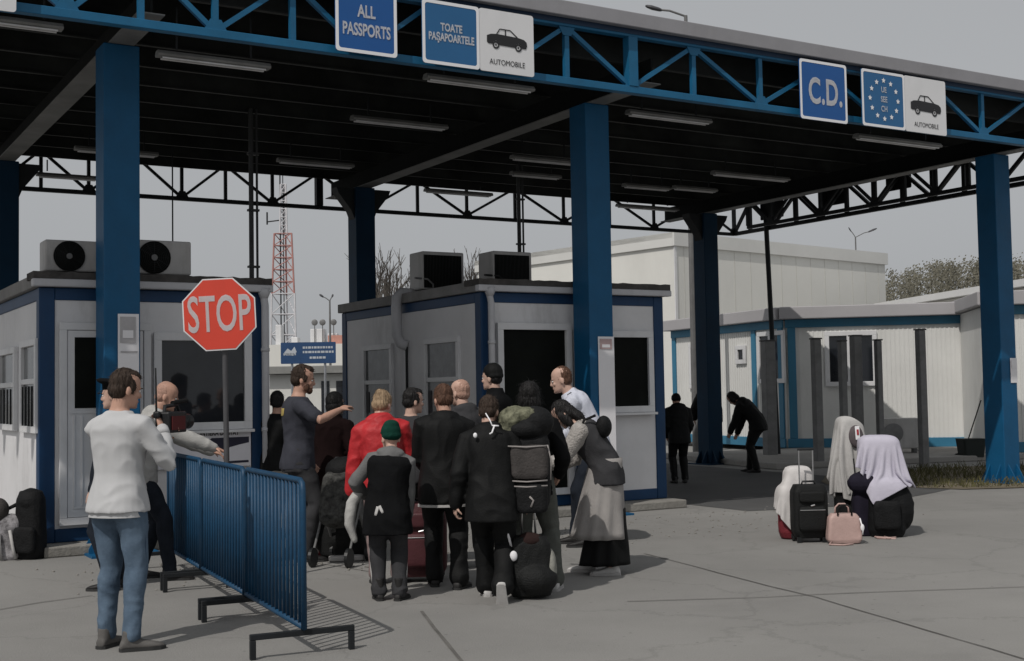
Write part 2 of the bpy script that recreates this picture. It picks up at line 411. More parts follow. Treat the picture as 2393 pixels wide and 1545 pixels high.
# loose grit and crumbs on the concrete near the cabins
mb = MB()
for i in range(420):
    s_, t_ = rg.uniform(-7, 3.4), rg.uniform(-2.8, -.6); p = Wp(s_, t_, 0); r = rg.uniform(.004, .016)
    mb.ell((p.x, p.y, r * .4), (r, r * .8, r * .6), 0, None, 5, 3)
g = mb.build('gravel', CONCR); g['kind'] = 'stuff'

# ================================================================== CANOPY
L1, L2, WD, EF = 6.02, 7.94, 7.25, 1.46
ZC, ZT, ZG = 5.10, 5.86, 5.27
SL, SR = -10.2, L2 + 2.08
TF, TB = -EF, WD + EF
can = canopy_thing('border_canopy', 'big flat canopy on blue columns with a blue lattice girder along its front edge', 'canopy')
def can_part(mb, name, m, bevel=0): return mb.build(name, m, can, bevel)
for s in (-L1, 0, L2):
    for t in (0, WD):
        mb = MB(); w = .37
        mb.bb((s - w / 2, t - w / 2, .02), (s + w / 2, t + w / 2, ZG + .02))
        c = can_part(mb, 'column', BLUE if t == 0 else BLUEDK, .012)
        mb = MB()
        mb.bb((s - .34, t - .34, 0), (s + .34, t + .34, .025))
        for dx, dy in ((1, 0), (-1, 0), (0, 1), (0, -1)):
            th = .02
            for o_ in (-.1, .1):
                if dx: mb.prism([(s + dx * (w / 2), .025), (s + dx * .32, .025), (s + dx * .32, .07), (s + dx * (w / 2), .30)], t + o_ - th / 2, t + o_ + th / 2)
                else: mb.prism([(t + dy * (w / 2), .025), (t + dy * .32, .025), (t + dy * .32, .07), (t + dy * (w / 2), .30)], s + o_ - th / 2, s + o_ + th / 2, lambda u, v, z: (v, u, z))
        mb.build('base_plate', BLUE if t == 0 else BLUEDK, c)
        if t == 0: continue
        mb = MB()                                   # haunch under the roof girder
        for sg in (1, -1):
            mb.prism([(s + sg * w / 2, ZG), (s + sg * (w / 2 + .34), ZG), (s + sg * (w / 2 + .30), ZG - .10), (s + sg * (w / 2 + .06), ZG - .40), (s + sg * w / 2, ZG - .55)], t - .12, t + .12)
        mb.build('haunch', BLACKST, c)
TOPB = {'f': ([-10.2, -9.35, -8.5, -7.65, -6.83, -6.15, -5.43, -4.63, -3.85, -3.05, -2.2, -1.31, -.39, .55, 1.63, 2.7, 3.8, 4.85, 5.87, 6.9, 7.95, 9.0, SR]),
        'b': ([-10.2, -9.3, -8.4, -7.5, -6.7, -5.95, -5.22, -4.44, -3.61, -2.83, -2.03, -1.14, -.22, .77, 1.86, 2.97, 4.11, 5.31, 6.5, 7.7, 8.9, SR])}
def truss(name, nodes, first_bottom, fix, along_s, m, zc=ZC, chord=.085, web=.06, dbl=()):
    mb = MB()
    P = (lambda u, z: (u, fix, z)) if along_s else (lambda u, z: (fix, u, z))
    sd = (0, 1, 0) if along_s else (1, 0, 0)
    mb.bar(P(nodes[0], zc + chord / 2), P(nodes[-1], zc + chord / 2), chord * 1.2, chord, 0)
    c = mb.build(name, m, can, .006)
    mb = MB(); mb.bar(P(nodes[0], ZT - chord / 2), P(nodes[-1], ZT - chord / 2), chord * 1.2, chord, 0); mb.build('top_chord', m, c, .006)
    mb = MB()
    bot = first_bottom
    z0, z1 = zc + chord + .001, ZT - chord - .001
    for i, u in enumerate(nodes):
        w = .13 if u in dbl else web
        mb.bar(P(u, z0), P(u, z1), w, w * .9, 0, sd)
        if i < len(nodes) - 1:
            v = nodes[i + 1]; g_ = .045 * (1 if v > u else -1)
            a = P(u + g_, z0 + .02 if bot else z1 - .02); b = P(v - g_, z1 - .02 if bot else z0 + .02)
            mb.bar(a, b, web * .85, web * .8, 0, sd)
        bot = not bot
    bot = first_bottom
    for u in nodes:                                  # gusset plates at the nodes
        z = z0 if bot else z1; k = 1 if bot else -1
        q = [(u - .11, z), (u + .11, z), (u + .055, z + k * .10), (u - .055, z + k * .10)]
        f = (lambda a, v, w: (a, v, w)) if along_s else (lambda a, v, w: (v, a, w))
        mb.prism(q, fix - .034, fix - .029, f); bot = not bot
    mb.build('web', m, c)
    return c
truss('front_girder', TOPB['f'], True, TF, True, BLUET, dbl=(-.39,))
truss('rear_girder', TOPB['b'], False, TB, True, BLACKST, chord=.07, web=.055, dbl=(-.22,))
nodes = [TF]; 
while nodes[-1] + .74 < TB - .2: nodes.append(nodes[-1] + .74)
nodes.append(TB)
truss('side_girder', nodes, True, SR, False, BLACKST, chord=.08, web=.075)
# second face of the side girder, 0.5 m inside
truss('side_girder', [TF + .2 + .74 * i for i in range(13)], False, SR - .55, False, BLACKST, chord=.07, web=.065)
# roof deck with ribs, fascia all round
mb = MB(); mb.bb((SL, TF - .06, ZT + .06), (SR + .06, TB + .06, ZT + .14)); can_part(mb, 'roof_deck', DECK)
mb = MB(); mb.bb((SL, TF - .16, ZT + .0), (SR + .16, TF - .07, ZT + .175)); mb.bb((SR + .07, TF - .065, ZT), (SR + .16, TB + .15, ZT + .175)); mb.bb((SL, TB + .07, ZT), (SR + .065, TB + .16, ZT + .175))
can_part(mb, 'fascia', FASCIA, .01)
mb = MB(); mb.bb((SL, TF - .062, ZT - .055), (SR + .06, TF - .054, ZT + .05)); can_part(mb, 'drip_flashing', mat('flashing_blue', (.01, .03, .07), .5))
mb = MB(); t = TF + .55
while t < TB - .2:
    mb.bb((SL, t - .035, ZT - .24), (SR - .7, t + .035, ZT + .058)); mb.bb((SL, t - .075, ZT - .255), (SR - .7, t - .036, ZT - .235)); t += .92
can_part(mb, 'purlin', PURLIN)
for s in (-L1, 0, L2):
    mb = MB(); mb.bb((s - .012, TF + .1, ZG + .035), (s + .012, TB - .1, ZT - .26)); g = can_part(mb, 'roof_beam', DECK)
    mb = MB(); mb.bb((s - .13, TF + .1, ZG + .021), (s + .13, TB - .1, ZG + .034)); mb.build('flange', mat('flange_grey', (.16, .16, .155), .6, 0, .3, 1.5), g)  # flange paler than its web: light bounced off the ground is put into the grey
# dark sign boxes seen from behind on the side girder
# downpipes
for px, py0, t_, zb in ((583, 190, 3.6, 2.9), (1207, 420, 5.6, 3.0)):
    p = CT(px, py0, t_)
    mb = MB(); mb.tube([(p.x, t_, zb), (p.x, t_, ZT - .2)], .035, 10); mb.tube([(p.x + .085, t_, zb), (p.x + .085, t_, ZT - .2)], .018, 8)
    for z in (3.4, 4.2, 5.0): mb.bb((p.x - .05, t_ - .04, z), (p.x + .11, t_ + .04, z + .03))
    can_part(mb, 'downpipe', mat('pipe_dark', (.045, .047, .048), .5, .1, .3))
p = CT(402, 500, 6.5); mb = MB(); mb.tube([(p.x, 6.5, 2.9), (p.x, 6.5, ZT - .2)], .012, 8); can_part(mb, 'hanging_cable', BLACKST)

# fluorescent fittings under the roof
lamp_px = [((365, 131), (627, 150), 4.95), ((990, 183), (1240, 204), 4.95), ((1993, 321), (2187, 335), 4.95), ((1450, 269), (1665, 285), 5.1), ((808, 284), (1052, 297), 5.1), ((170, 352), (372, 362), 5.1),
           ((640, 379), (830, 388), 5.1), ((1185, 371), (1345, 381), 5.1), ((1660, 405), (1835, 422), 5.1), ((1452, 434), (1560, 443), 5.1), ((1565, 440), (1672, 446), 5.1), ((-60, 40), (95, 57), 4.95), ((1195, 409), (1300, 414), 5.15), ((90, 411), (225, 418), 5.15), ((1440, 480), (1575, 492), 5.25), ((985, 447), (1150, 456), 5.25)]
first = None
for i, (a, b, z) in enumerate(lamp_px):
    if z < 5: pa, pb = CT(a[0], a[1], -.75), CT(b[0], b[1], -.75); z = (pa.z + pb.z) / 2 - .03
    else: z += .15; pa, pb = loc(G(a[0], a[1], z)), loc(G(b[0], b[1], z))
    L = max(1.0, min(1.75, abs(pb.x - pa.x))); c = (pa + pb) / 2
    fit = canopy_thing('fluorescent_lamp', 'unlit tube lamp under the dark canopy', 'ceiling lamp', c.x, c.y, z, 'tube lamps under the canopy')
    if first is None or True:
        mb = MB()
        mb.prism([(-.06, 0), (.06, 0), (.07, .022), (.04, .06), (-.04, .06), (-.07, .022)], -L / 2, L / 2, lambda u, v, w: (v, u, w)); mb.build('housing', GALVL, fit, .004)
        mb = MB(); mb.tube([(-L / 2 + .05, -.035, -.012), (L / 2 - .05, -.035, -.012)], .011, 8); mb.tube([(-L / 2 + .05, .035, -.012), (L / 2 - .05, .035, -.012)], .011, 8); mb.build('tube', PVC, fit)
        for k in (-1, 1): mb = MB(); mb.bb((k * L * .33 - .01, -.01, .092), (k * L * .33 + .01, .01, max(.1, 5.58 - z))); mb.build('hanger', BLACKST, fit)
    fit['label'] = 'grey unlit tube lamp ' + ['nearest the blue upright column at left', 'just under the white car panel beside the text panel', 'just under the ring of stars sign', 'right of the middle blue column', 'behind the slim pipe, under the roof', 'low at left, crossing behind the left column', 'under the roof above the red and white mast', 'above the right rooftop fan unit, at the column', 'above the far blue column at right', 'brighter, left of a close pair by the middle column', 'right one of a close pair by the far column', 'in the top left corner of the picture', 'faint, above the right rooftop unit', 'faint, low at left above the far girder', 'faint, on the far girder right of the middle column', 'faint, on the far girder above bare trees'][i]

# ---------------------------------------------------------------- overhead signs
def car_icon(mb, place, w, mi):
    def P(x, y): return (x * w, y * w)
    body = [(-.5, .02), (-.5, -.13), (-.46, -.15), (-.36, -.15), (-.34, -.10), (-.28, -.07), (-.22, -.10), (-.20, -.16), (.20, -.17), (.22, -.10), (.28, -.07), (.34, -.10), (.37, -.17), (.47, -.17), (.5, -.10), (.49, -.02), (.42, .03), (.28, .055), (-.24, .075), (-.40, .06)]
    th = .004
    mb.add([place(*P(x, y), th) for x, y in body], [list(range(len(body)))], mi)
    for (x0, y0), (x1, y1), lw in (((-.26, .07), (-.18, .19), .012), ((-.18, .19), (.08, .19), .012), ((.08, .19), (.26, .055), .012), ((-.04, .19), (-.04, .06), .014)):
        dx, dy = x1 - x0, y1 - y0; L = math.hypot(dx, dy); nx, ny = -dy / L * lw, dx / L * lw
        mb.add([place(*P(x, y), th) for x, y in ((x0 - nx, y0 - ny), (x1 - nx, y1 - ny), (x1 + nx, y1 + ny), (x0 + nx, y0 + ny))], [(0, 1, 2, 3)], mi)
    for cx in (-.28, .28):
        n = 18; o_, i_ = [], []
        for k in range(n):
            a = 2 * math.pi * k / n
            o_.append(place(*P(cx + .085 * math.cos(a), -.165 + .085 * math.sin(a)), th)); i_.append(place(*P(cx + .048 * math.cos(a), -.165 + .048 * math.sin(a)), th))
        mb.add(o_ + i_, [(k, (k + 1) % n, n + (k + 1) % n, n + k) for k in range(n)], mi)
        mb.add([place(*P(cx + .022 * math.cos(2 * math.pi * k / 10), -.165 + .022 * math.sin(2 * math.pi * k / 10)), th) for k in range(10)], [list(range(10))], mi)
TS = TF - .17
def sign(name, label, x0, x1, ytl, ybl, ytr=None, ybr=None, build=None):
    a, b = CT(x0, (ytl + ybl) / 2, TS), CT(x1, (ytr + ybr) / 2, TS)
    zt = (CT(x0, ytl, TS).z + CT(x1, ytr, TS).z) / 2; zb = (CT(x0, ybl, TS).z + CT(x1, ybr, TS).z) / 2
    w, h = b.x - a.x, zt - zb
    root = canopy_thing(name, label, 'road sign', (a.x + b.x) / 2, TS, (zt + zb) / 2)
    build(root, w, h)
    mb = MB()
    for k in (-1, 1): mb.bb((k * w * .3 - .02, .012, -h / 2 + .03), (k * w * .3 + .02, .08, h / 2 - .03))
    mb.build('bracket', GREYST, root)
    return root
def plate(root, name, cx, w, h, m, rim=None):
    mb = MB(); mb.prism([(u + cx, v) for u, v in rrect(w, h, .03)], 0, .012, lambda u, v, z: (u, v, z)); mb.build(name, m, root)
    if rim:
        mb = MB(); o_ = rrect(w, h, .035); i_ = rrect(w - .07, h - .07, .03); n = len(o_)
        mb.add([(u + cx, -.003, v) for u, v in o_] + [(u + cx, -.003, v) for u, v in i_], [(k, (k + 1) % n, n + (k + 1) % n, n + k) for k in range(n)])
        mb.build('border', rim, root)
def lay(cx, cy): return lambda u, v, w=0: (cx + u, -.004 - abs(w) * .3, cy + v)
def b_all(root, w, h):
    plate(root, 'panel', 0, w, h, SIGNB, LETW); mb = MB()
    text_mb(mb, 'ALL', h * .245, lay(.0, .10 * h), 0, .68, .03); text_mb(mb, 'PASSPORTS', h * .245, lay(0, -.17 * h), 0, .60, .03)
    mb.build('lettering', LETW, root)
def b_toate(root, w, h):
    plate(root, 'panel', -w * .26 + .01, w * .50, h, SIGNB2, LETW); plate(root, 'car_panel', w * .25, w * .5, h, SIGNW)
    mb = MB(); text_mb(mb, 'TOATE', h * .17, lay(-w * .25, .09 * h), 0, .70, .035); text_mb(mb, 'PA\u015eAPOARTELE', h * .17, lay(-w * .25, -.07 * h), 0, .66, .035); mb.build('lettering', LETW, root)
    mb = MB(); car_icon(mb, lay(w * .25, .06 * h), w * .37, 0); text_mb(mb, 'AUTOMOBILE', h * .125, lay(w * .25, -.34 * h), 0, .85, .0); mb.build('car_symbol', LETK, root)
def b_cd(root, w, h):
    plate(root, 'panel', 0, w, h, SIGNB, LETW); mb = MB(); text_mb(mb, 'C.D.', h * .60, lay(.03, -.03 * h), 0, .66, .028, space=1.05); mb.build('lettering', LETW, root)
def b_eu(root, w, h):
    plate(root, 'panel', -w * .26 + .01, w * .50, h, SIGNB2, LETW); plate(root, 'car_panel', w * .25, w * .5, h, SIGNW)
    mb = MB(); pl = lay(-w * .25, 0)
    for k in range(12):
        a = R(90 - 30 * k); cx, cy = .155 * w * 1.05 * math.cos(a), .34 * h * math.sin(a); q = []
        for j in range(10):
            rr = (.034 if j % 2 == 0 else .017) * h * 1.5; b2 = R(90 + 36 * j); q.append(pl(cx + rr * math.cos(b2), cy + rr * math.sin(b2), .004))
        mb.add(q, [list(range(10))])
    text_mb(mb, 'UE', h * .14, lay(-w * .25, .17 * h), 0, .8, .02); text_mb(mb, 'SEE', h * .14, lay(-w * .25, 0), 0, .8, .02); text_mb(mb, 'CH', h * .14, lay(-w * .25, -.17 * h), 0, .8, .02)
    mb.build('lettering', LETW, root)
    mb = MB(); car_icon(mb, lay(w * .25, .02 * h), w * .37, 0); text_mb(mb, 'AUTOMOBILE', h * .12, lay(w * .25, -.36 * h), 0, .85, .0); mb.build('car_symbol', LETK, root)
def b_plain(root, w, h):
    plate(root, 'car_panel', 0, w, h, SIGNW)
sign('lane_sign', 'blue sign with white border reading ALL PASSPORTS on the canopy front', 781, 924, -42, 121, -28, 131, b_all)
sign('lane_sign', 'blue and white sign reading TOATE PASAPOARTELE with a car over AUTOMOBILE', 984, 1243, -4, 146, 38, 179, b_toate)
sign('lane_sign', 'small blue square sign with white letters C.D.', 1863, 1972, 140, 279, 149, 285, b_cd)
sign('lane_sign', 'sign with a ring of white stars on blue beside a car on white', 2008, 2203, 160, 294, 190, 314, b_eu)
sign('lane_sign', 'corner of a white sign cut off at the top left of the picture', -175, 38, -130, 8, -112, 22, b_plain)
# dark panels on the back of the side girder's lane signs
for x0, x1, y0, y1 in ((2062, 2122, 398, 440), (1905, 1966, 438, 470), (1770, 1824, 470, 494)):
    a, b = CS(x0, y0, SR + .1), CS(x1, y1, SR + .1)
    o = canopy_thing('sign_back', 'dark sign back on the right side girder, ' + ('nearest the right blue column' if x0 > 2000 else 'middle one of the three' if x0 > 1900 else 'farthest of the three'), 'sign', SR + .1, (a.y + b.y) / 2, a.z - .18)
    mb = MB(); hh = abs(a.y - b.y) / 2; mb.prism(rrect(hh * 2, .5, .03), 0, .015, lambda u, v, w: (v, u, w)); mb.build('panel', BLACKST, o)
    mb = MB(); mb.bb((.016, -hh * .7, -.04), (.05, hh * .7, 0)); mb.bb((.016, -hh * .7, .12), (.05, hh * .7, .16)); mb.build('rail', GREYST, o)
# STOP sign on its pole
ps = G(527, 1352) if False else Yd(527, 1352, 10.55); ps.z = 0
D_ = ps.y
root = thing('stop_sign', 'red octagonal STOP sign on a grey pole behind the blue barrier', 'road sign', ps, R(4))
zc = Yd(513, 733, D_).z; hw = 84 / 2 * 2 / F_PX * D_
mb = MB(); mb.tube([(.02, 0, 0), (-.005, 0, zc + .25)], .023, 12); mb.build('pole', mat('sign_pole_grey', (.075, .075, .08), .6, .2, .2), root)
dx = Yd(513, 733, D_).x - ps.x
def octo(r): return [(r / math.cos(R(22.5)) * math.cos(R(22.5 + 45 * i)), r / math.cos(R(22.5)) * math.sin(R(22.5 + 45 * i))) for i in range(8)]
tl = R(-2.5)
def stopM(u, d, w): return (dx + u * math.cos(tl) + w * math.sin(tl), d, zc - u * math.sin(tl) + w * math.cos(tl))
rad = 84 / F_PX * D_
mb = MB(); mb.prism(octo(rad), -.048, -.034, stopM); mb.build('plate', SIGNW, root)
mb = MB(); q = octo(rad * .965); mb.add([stopM(u, -.051, w) for u, w in q], [list(range(8))]); mb.build('red_face', STOPR, root)
mb = MB(); text_mb(mb, 'STOP', rad * 1.42, lambda u, v, w=0: stopM(u, -.054 - abs(w) * .2, v - .01), 0, .515, .012, space=1.0); mb.build('lettering', LETW, root)
mb = MB(); mb.bb((dx - .16, -.034, zc + .08), (dx + .16, -.026, zc + .11)); mb.bb((dx - .16, -.034, zc - .12), (dx + .16, -.026, zc - .09)); mb.build('bracket', GALV, root)

# ================================================================== CABINS
def slab(root, name, m, s0, s1, z0, z1, t0, t1, bevel=.004, ref=None):
    mb = MB(); mb.bb((s0, t0, z0), (s1, t1, z1)); return mb.build(name, m, root, bevel)
def framed(root, axis, u0, u1, z0, z1, out, fr, kind='window', glass=GLASSD, depth=.05, mull=(), rail=(), sgn=-1):
    """frame standing proud of the wall plane 'out' on an axis: 's' = front wall, 't' = side wall"""
    def b(mb, a, c, p, q, d0, d1):
        if axis == 's': mb.bb((a, out + sgn * d0, p), (c, out + sgn * d1, q))
        else: mb.bb((out + sgn * d0, a, p), (out + sgn * d1, c, q))
    mb = MB()
    b(mb, u0, u1, z1 - fr, z1, 0.002, depth); b(mb, u0, u1, z0, z0 + fr, 0.002, depth)
    b(mb, u0, u0 + fr, z0 + fr, z1 - fr, 0.002, depth); b(mb, u1 - fr, u1, z0 + fr, z1 - fr, 0.002, depth)
    for m_ in mull: b(mb, m_ - fr * .4, m_ + fr * .4, z0 + fr, z1 - fr, .004, depth * .9)
    for r_ in rail: b(mb, u0 + fr, u1 - fr, r_ - fr * .4, r_ + fr * .4, .005, depth * .85)
    w = mb.build(kind, PVC, root, .004)
    mb = MB(); b(mb, u0 + fr * .9, u1 - fr * .9, z0 + fr * .9, z1 - fr * .9, .003, .012); mb.build('glass', glass, w)
    return w
def cabin(label, s0, s1, t0, t1, zt):
    root = canopy_thing('border_cabin', label, 'cabin', (s0 + s1) / 2, t0, 0)
    cs = (s0 + s1) / 2; a, b = s0 - cs, s1 - cs; D = t1 - t0
    mb = MB(); mb.bb((a + .02, .02, .13), (b - .02, D, zt - .2)); mb.build('wall', PANEL, root)
    mb = MB()                                       # blue frame of corner posts and rails
    for x0, x1 in ((a, a + .16), (b - .16, b)):
        mb.bb((x0, -.0, .11), (x1, .16, zt - .16)); mb.bb((x0, D - .14, .11), (x1, D + .02, zt - .16))
    mb.bb((a + .161, .004, .11), (b - .161, .12, .25)); mb.bb((a + .161, .004, zt - .29), (b - .161, .12, zt - .16))
    for x0, x1 in ((a + .004, a + .12), (b - .12, b - .004)):
        mb.bb((x0, .161, .11), (x1, D - .141, .25)); mb.bb((x0, .161, zt - .29), (x1, D - .141, zt - .16))
    mb.build('frame', DKBLUE, root, .01)
    mb = MB(); mb.bb((a - .08, -.10, zt - .155), (b + .08, -.0, zt - .075)); mb.build('gutter', PIPE, root, .012)
    mb = MB(); mb.bb((a - .05, .001, zt - .155), (b + .05, D + .06, zt - .02)); mb.build('roof', ROOFG, root, .01)
    mb = MB(); rg2 = random.Random(int(label.__len__())); n = 34       # ragged felt along the roof edge
    top = []
    for i in range(n + 1): top.append((a - .07 + (b - a + .14) * i / n, zt - .019 + .014 + .016 * rg2.random()))
    mb.prism([(a - .07, zt - .074)] + [(x, z) for x, z in top] + [(b + .07, zt - .074)], -.085, .30); mb.build('roof_felt', ROOFD, root)
    mb = MB(); mb.bb((a - .01, -.36, 0), (b + .05, D + .1, .108)); mb.build('plinth', CONCR, root, .015)
    return root, cs, a, b
TC = .36
# ---- left cabin
Lr, cs, a_, b_ = cabin('grey cabin with blue frame behind the man with the video camera', -6.74, -4.30, TC, TC + 4.4, 2.93)
def fx(x, y): p = CT(x, y, TC); return p.x - cs, p.z
(d0, dz1), (d1, _) = fx(137, 752), fx(349, 752); dz0 = fx(180, 1222)[1]
w = framed(Lr, 's', d0, d1, dz0, dz1, 0, .075, 'door_frame', PVC, .05)
mb = MB(); mb.bb((d0 + .08, -.04, dz0 + .08), (d1 - .08, -.016, dz1 - .08)); door = mb.build('door', PVC, Lr, .006)
(g0, gz1), (g1, gz0) = fx(172, 786), fx(318, 948)
mb = MB(); mb.bb((g0, -.046, gz0), (g1, -.041, gz1)); mb.build('door_glass', DARKIN, door)
mb = MB()
for dx_ in (.12, .20):
    mb.bb((d0 + dx_ + .02, -.05, dz0 + .2), (d0 + dx_ + .035, -.041, gz0 - .08))
mb.bb((d0 + .1, -.05, gz0 - .055), (d1 - .1, -.041, gz0 - .03)); mb.bb((d0 + .14, -.05, dz0 + .17), (d1 - .14, -.041, dz0 + .19)); mb.build('moulding', PVC, door)
mb = MB(); mb.tube([(d1 - .14, -.045, 1.1), (d1 - .14, -.085, 1.1), (d1 - .26, -.085, 1.1)], .012, 8); mb.build('handle', GALV, door)
(w0, wz1), (w1, wz0) = fx(356, 775), fx(585, 998)
GREFL = mat('reflecting_glass', (.02, .022, .026), .04, 0, .4, 1.5, 0, 1, .6)
framed(Lr, 's', w0, w1, wz0, wz1, 0, .085, 'window', GREFL, .05)
mb = MB(); mb.bb((w0 - .01, -.10, wz0 - .035), (w1 + .01, -.003, wz0 - .003)); mb.build('sill', PVC, Lr, .005)
(q0, qz1), (q1, qz0) = fx(357, 1002), fx(583, 1084)
root = canopy_thing('information_poster', 'white poster with a dark shape and capitals under the left cabin window', 'poster', cs + (q0 + q1) / 2, TC - .012, (qz0 + qz1) / 2)
hw_, hh_ = (q1 - q0) / 2, (qz1 - qz0) / 2
mb = MB(); mb.bb((-hw_, -.008, -hh_), (hw_, 0, hh_)); mb.build('sheet', mat('poster_paper', (.70, .69, .73), .6, 0, .05, 3), root)
mb = MB(); text_mb(mb, 'ROM\u00c2NIA FRONTIERA DE STAT', hh_ * .34, lambda u, v, w=0: (u, -.011, v + hh_ * .74), 0, .78, .03); mb.build('lettering', LETK, root)
mb = MB(); mb.add([(x * hw_, -.0105, z * hh_) for x, z in ((.12, .42), (.18, .5), (.96, .52), (.96, .22), (.75, .12), (.55, .0), (.45, -.3), (.36, -.1), (.3, .12), (.22, .1), (.19, -.08), (.13, -.05))], [list(range(12))])
mb.add([(x * hw_, -.0105, z * hh_) for x, z in ((.5, -.72), (.95, -.70), (.95, -.82), (.5, -.84))], [(0, 1, 2, 3)]); mb.build('picture', mat('poster_ink', (.02, .02, .04), .6), root)
# side windows of the left cabin
sL = -6.74
for x0, x1, y0, y1 in ((52, 88, 792, 1008), (2, 38, 812, 1002)):
    p0, p1 = CS(x0, y0, sL), CS(x1, y1, sL)
    za = CS((x0 + x1) / 2, y0, sL).z; zb = CS((x0 + x1) / 2, y1, sL).z
    u0, u1 = sorted((p0.y - TC, p1.y - TC))
    wd = framed(Lr, 't', u0, u1, zb, za, a_ + .02, .07, 'window', GLASSG, .05, rail=(zb + (za - zb) * .55,))
    mb = MB()
    for k in range(5): mb.bb((a_ - .02, u0 + .1 + (u1 - u0 - .2) * k / 4 - .006, zb + .06), (a_ - .005, u0 + .1 + (u1 - u0 - .2) * k / 4 + .006, zb + (za - zb) * .5))
    mb.build('grille', BLACKST, wd)
def downpipe(root, x, z1, z0, m=PIPE, y=-.06, r=.042):
    mb = MB(); mb.tube([(x, y + .0, z1), (x, y, z1 - .1), (x, y - .03, z1 - .18), (x, y - .03, z0)], r, 14)
    mb.tube([(x, y, z1 + .02), (x, y, z1 - .04), (x, y, z1 - .10)], [r * 1.6, r * 1.6, r], 14)
    for z in (z1 - .7, z1 - 1.6): mb.tube([(x, y - .03, z), (x, y - .03, z + .04)], r * 1.18, 14)
    return mb.build('downpipe', m, root, smooth=True)
downpipe(Lr, b_ - .02, 2.80, .15)
# ---- middle cabin
Mr, cs, a_, b_ = cabin('grey cabin with blue frame and dark open doorway behind the crowd', -1.46, 1.42, TC, TC + 4.4, 3.02)
MCS = cs
def fx(x, y): p = CT(x, y, TC); return p.x - cs, p.z
(d0, dz1), (d1, _) = fx(1154, 752), fx(1326, 752)
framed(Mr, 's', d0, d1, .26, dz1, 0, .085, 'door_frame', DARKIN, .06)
(w0, wz1), (w1, wz0) = fx(1333, 770), fx(1521, 959)
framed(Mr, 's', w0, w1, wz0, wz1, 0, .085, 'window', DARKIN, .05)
mb = MB(); mb.bb((w0 - .01, -.10, wz0 - .035), (w1 + .01, -.003, wz0 - .003)); mb.build('sill', PVC, Mr, .005)
downpipe(Mr, a_ + .1, 2.90, .15)
sM = -1.46
for x0, x1, y0, y1 in ((846, 917, 803, 985), (988, 1074, 786, 990)):
    p0, p1 = CS(x0, y0, sM), CS(x1, y1, sM); xm = (x0 + x1) / 2
    za, zb = CS(xm, y0, sM).z, CS(xm, y1, sM).z; u0, u1 = sorted((p0.y - TC, p1.y - TC))
    wd = framed(Mr, 't', u0, u1, zb, za, a_ + .02, .075, 'window', GLASSG, .05, rail=(zb + (za - zb) * .52,))
    mb = MB(); zz = zb + (za - zb) * .25
    for k in range(4):
        uu = u0 + .14 + (u1 - u0 - .28) * k / 3
        mb.bb((a_ - .0, uu - .05, zz - .14), (a_ + .006, uu + .05, zz + .12 + .05 * (k % 2)))
    mb.build('notice', mat('window_notices', (.05, .045, .05), .7, 0, .8, 9), wd)
# duct elbow on the side wall
p = CS(938, 690, sM); q = CS(944, 800, sM); r = CS(948, 812, sM)
mb = MB(); y0 = p.y - TC
mb.tube([(a_ + .2, y0, 3.0), (a_ - .02, y0, 3.02), (a_ - .09, y0, 2.95), (a_ - .10, y0, 2.8), (a_ - .10, y0, 2.42), (a_ - .06, y0 - .04, 2.30), (a_ + .02, y0 - .1, 2.26)], .075, 16); mb.build('duct', PIPE, Mr, smooth=True)
mb = MB(); mb.tube([(a_ - .01, y0 - .12, 2.25), (a_ - .01, y0 - .12, .3)], .02, 8); mb.build('cable', BLACKST, Mr)

# ---- rooftop fan units
def ac_front(label, s, t, z, w, h, d, fan_off):
    root = canopy_thing('air_conditioner', label, 'fan unit', s, t, z, 'air conditioners on the cabin roofs')
    mb = MB(); mb.bb((-w / 2, 0, .05), (w / 2, d, h)); mb.build('casing', ACGREY, root, .02, seg=3)
    mb = MB(); fr = h * .42; cz = h / 2 + .02
    n = 32; ring = [[(fan_off + rr * math.cos(2 * math.pi * k / n), y, cz + rr * math.sin(2 * math.pi * k / n)) for k in range(n)] for rr, y in ((fr, -.004), (fr, -.012), (fr * .97, -.014), (fr * .95, -.003))]
    mb.loft(ring, 0, False); mb.add([(fan_off + fr * .95 * math.cos(2 * math.pi * k / n), -.003, cz + fr * .95 * math.sin(2 * math.pi * k / n)) for k in range(n)], [list(range(n))], 0)
    gr = mb.build('fan_opening', DARKIN, root)
    mb = MB()
    for rr in [fr * k / 9 for k in range(2, 10)]:
        mb.tube([(fan_off + rr * math.cos(2 * math.pi * k / 24), -.016, cz + rr * math.sin(2 * math.pi * k / 24)) for k in range(25)], .0022, 5)
    for k in range(6): a = math.pi * k / 6; mb.tube([(fan_off - fr * math.cos(a), -.018, cz - fr * math.sin(a)), (fan_off + fr * math.cos(a), -.018, cz + fr * math.sin(a))], .002, 5)
    mb.build('guard', BLACKP, gr)
    mb = MB(); mb.tube([(fan_off, -.022, cz), (fan_off, -.012, cz)], fr * .19, 18); mb.build('hub', GREYST, root)
    mb = MB(); mb.bb((-w * .38, .02, 0), (-w * .30, d - .02, .048)); mb.bb((w * .30, .02, 0), (w * .38, d - .02, .048)); mb.build('foot', BLACKP, root)
    return root
tA = TC + .15
for lab, xl, xr, fxp in (('grey fan unit facing forward left of the left blue column, on the left cabin', 105, 241, 161), ('grey fan unit partly behind the left blue column, on the left cabin', 304, 446, 359)):
    pa, pb = CT(xl, 655, tA), CT(xr, 655, tA); f_ = CT(fxp, 612, tA); zt = CT((xl + xr) / 2, 560, tA).z
    ac_front(lab, (pa.x + pb.x) / 2, tA, 2.91, pb.x - pa.x, zt - 2.91, .32, f_.x - (pa.x + pb.x) / 2)
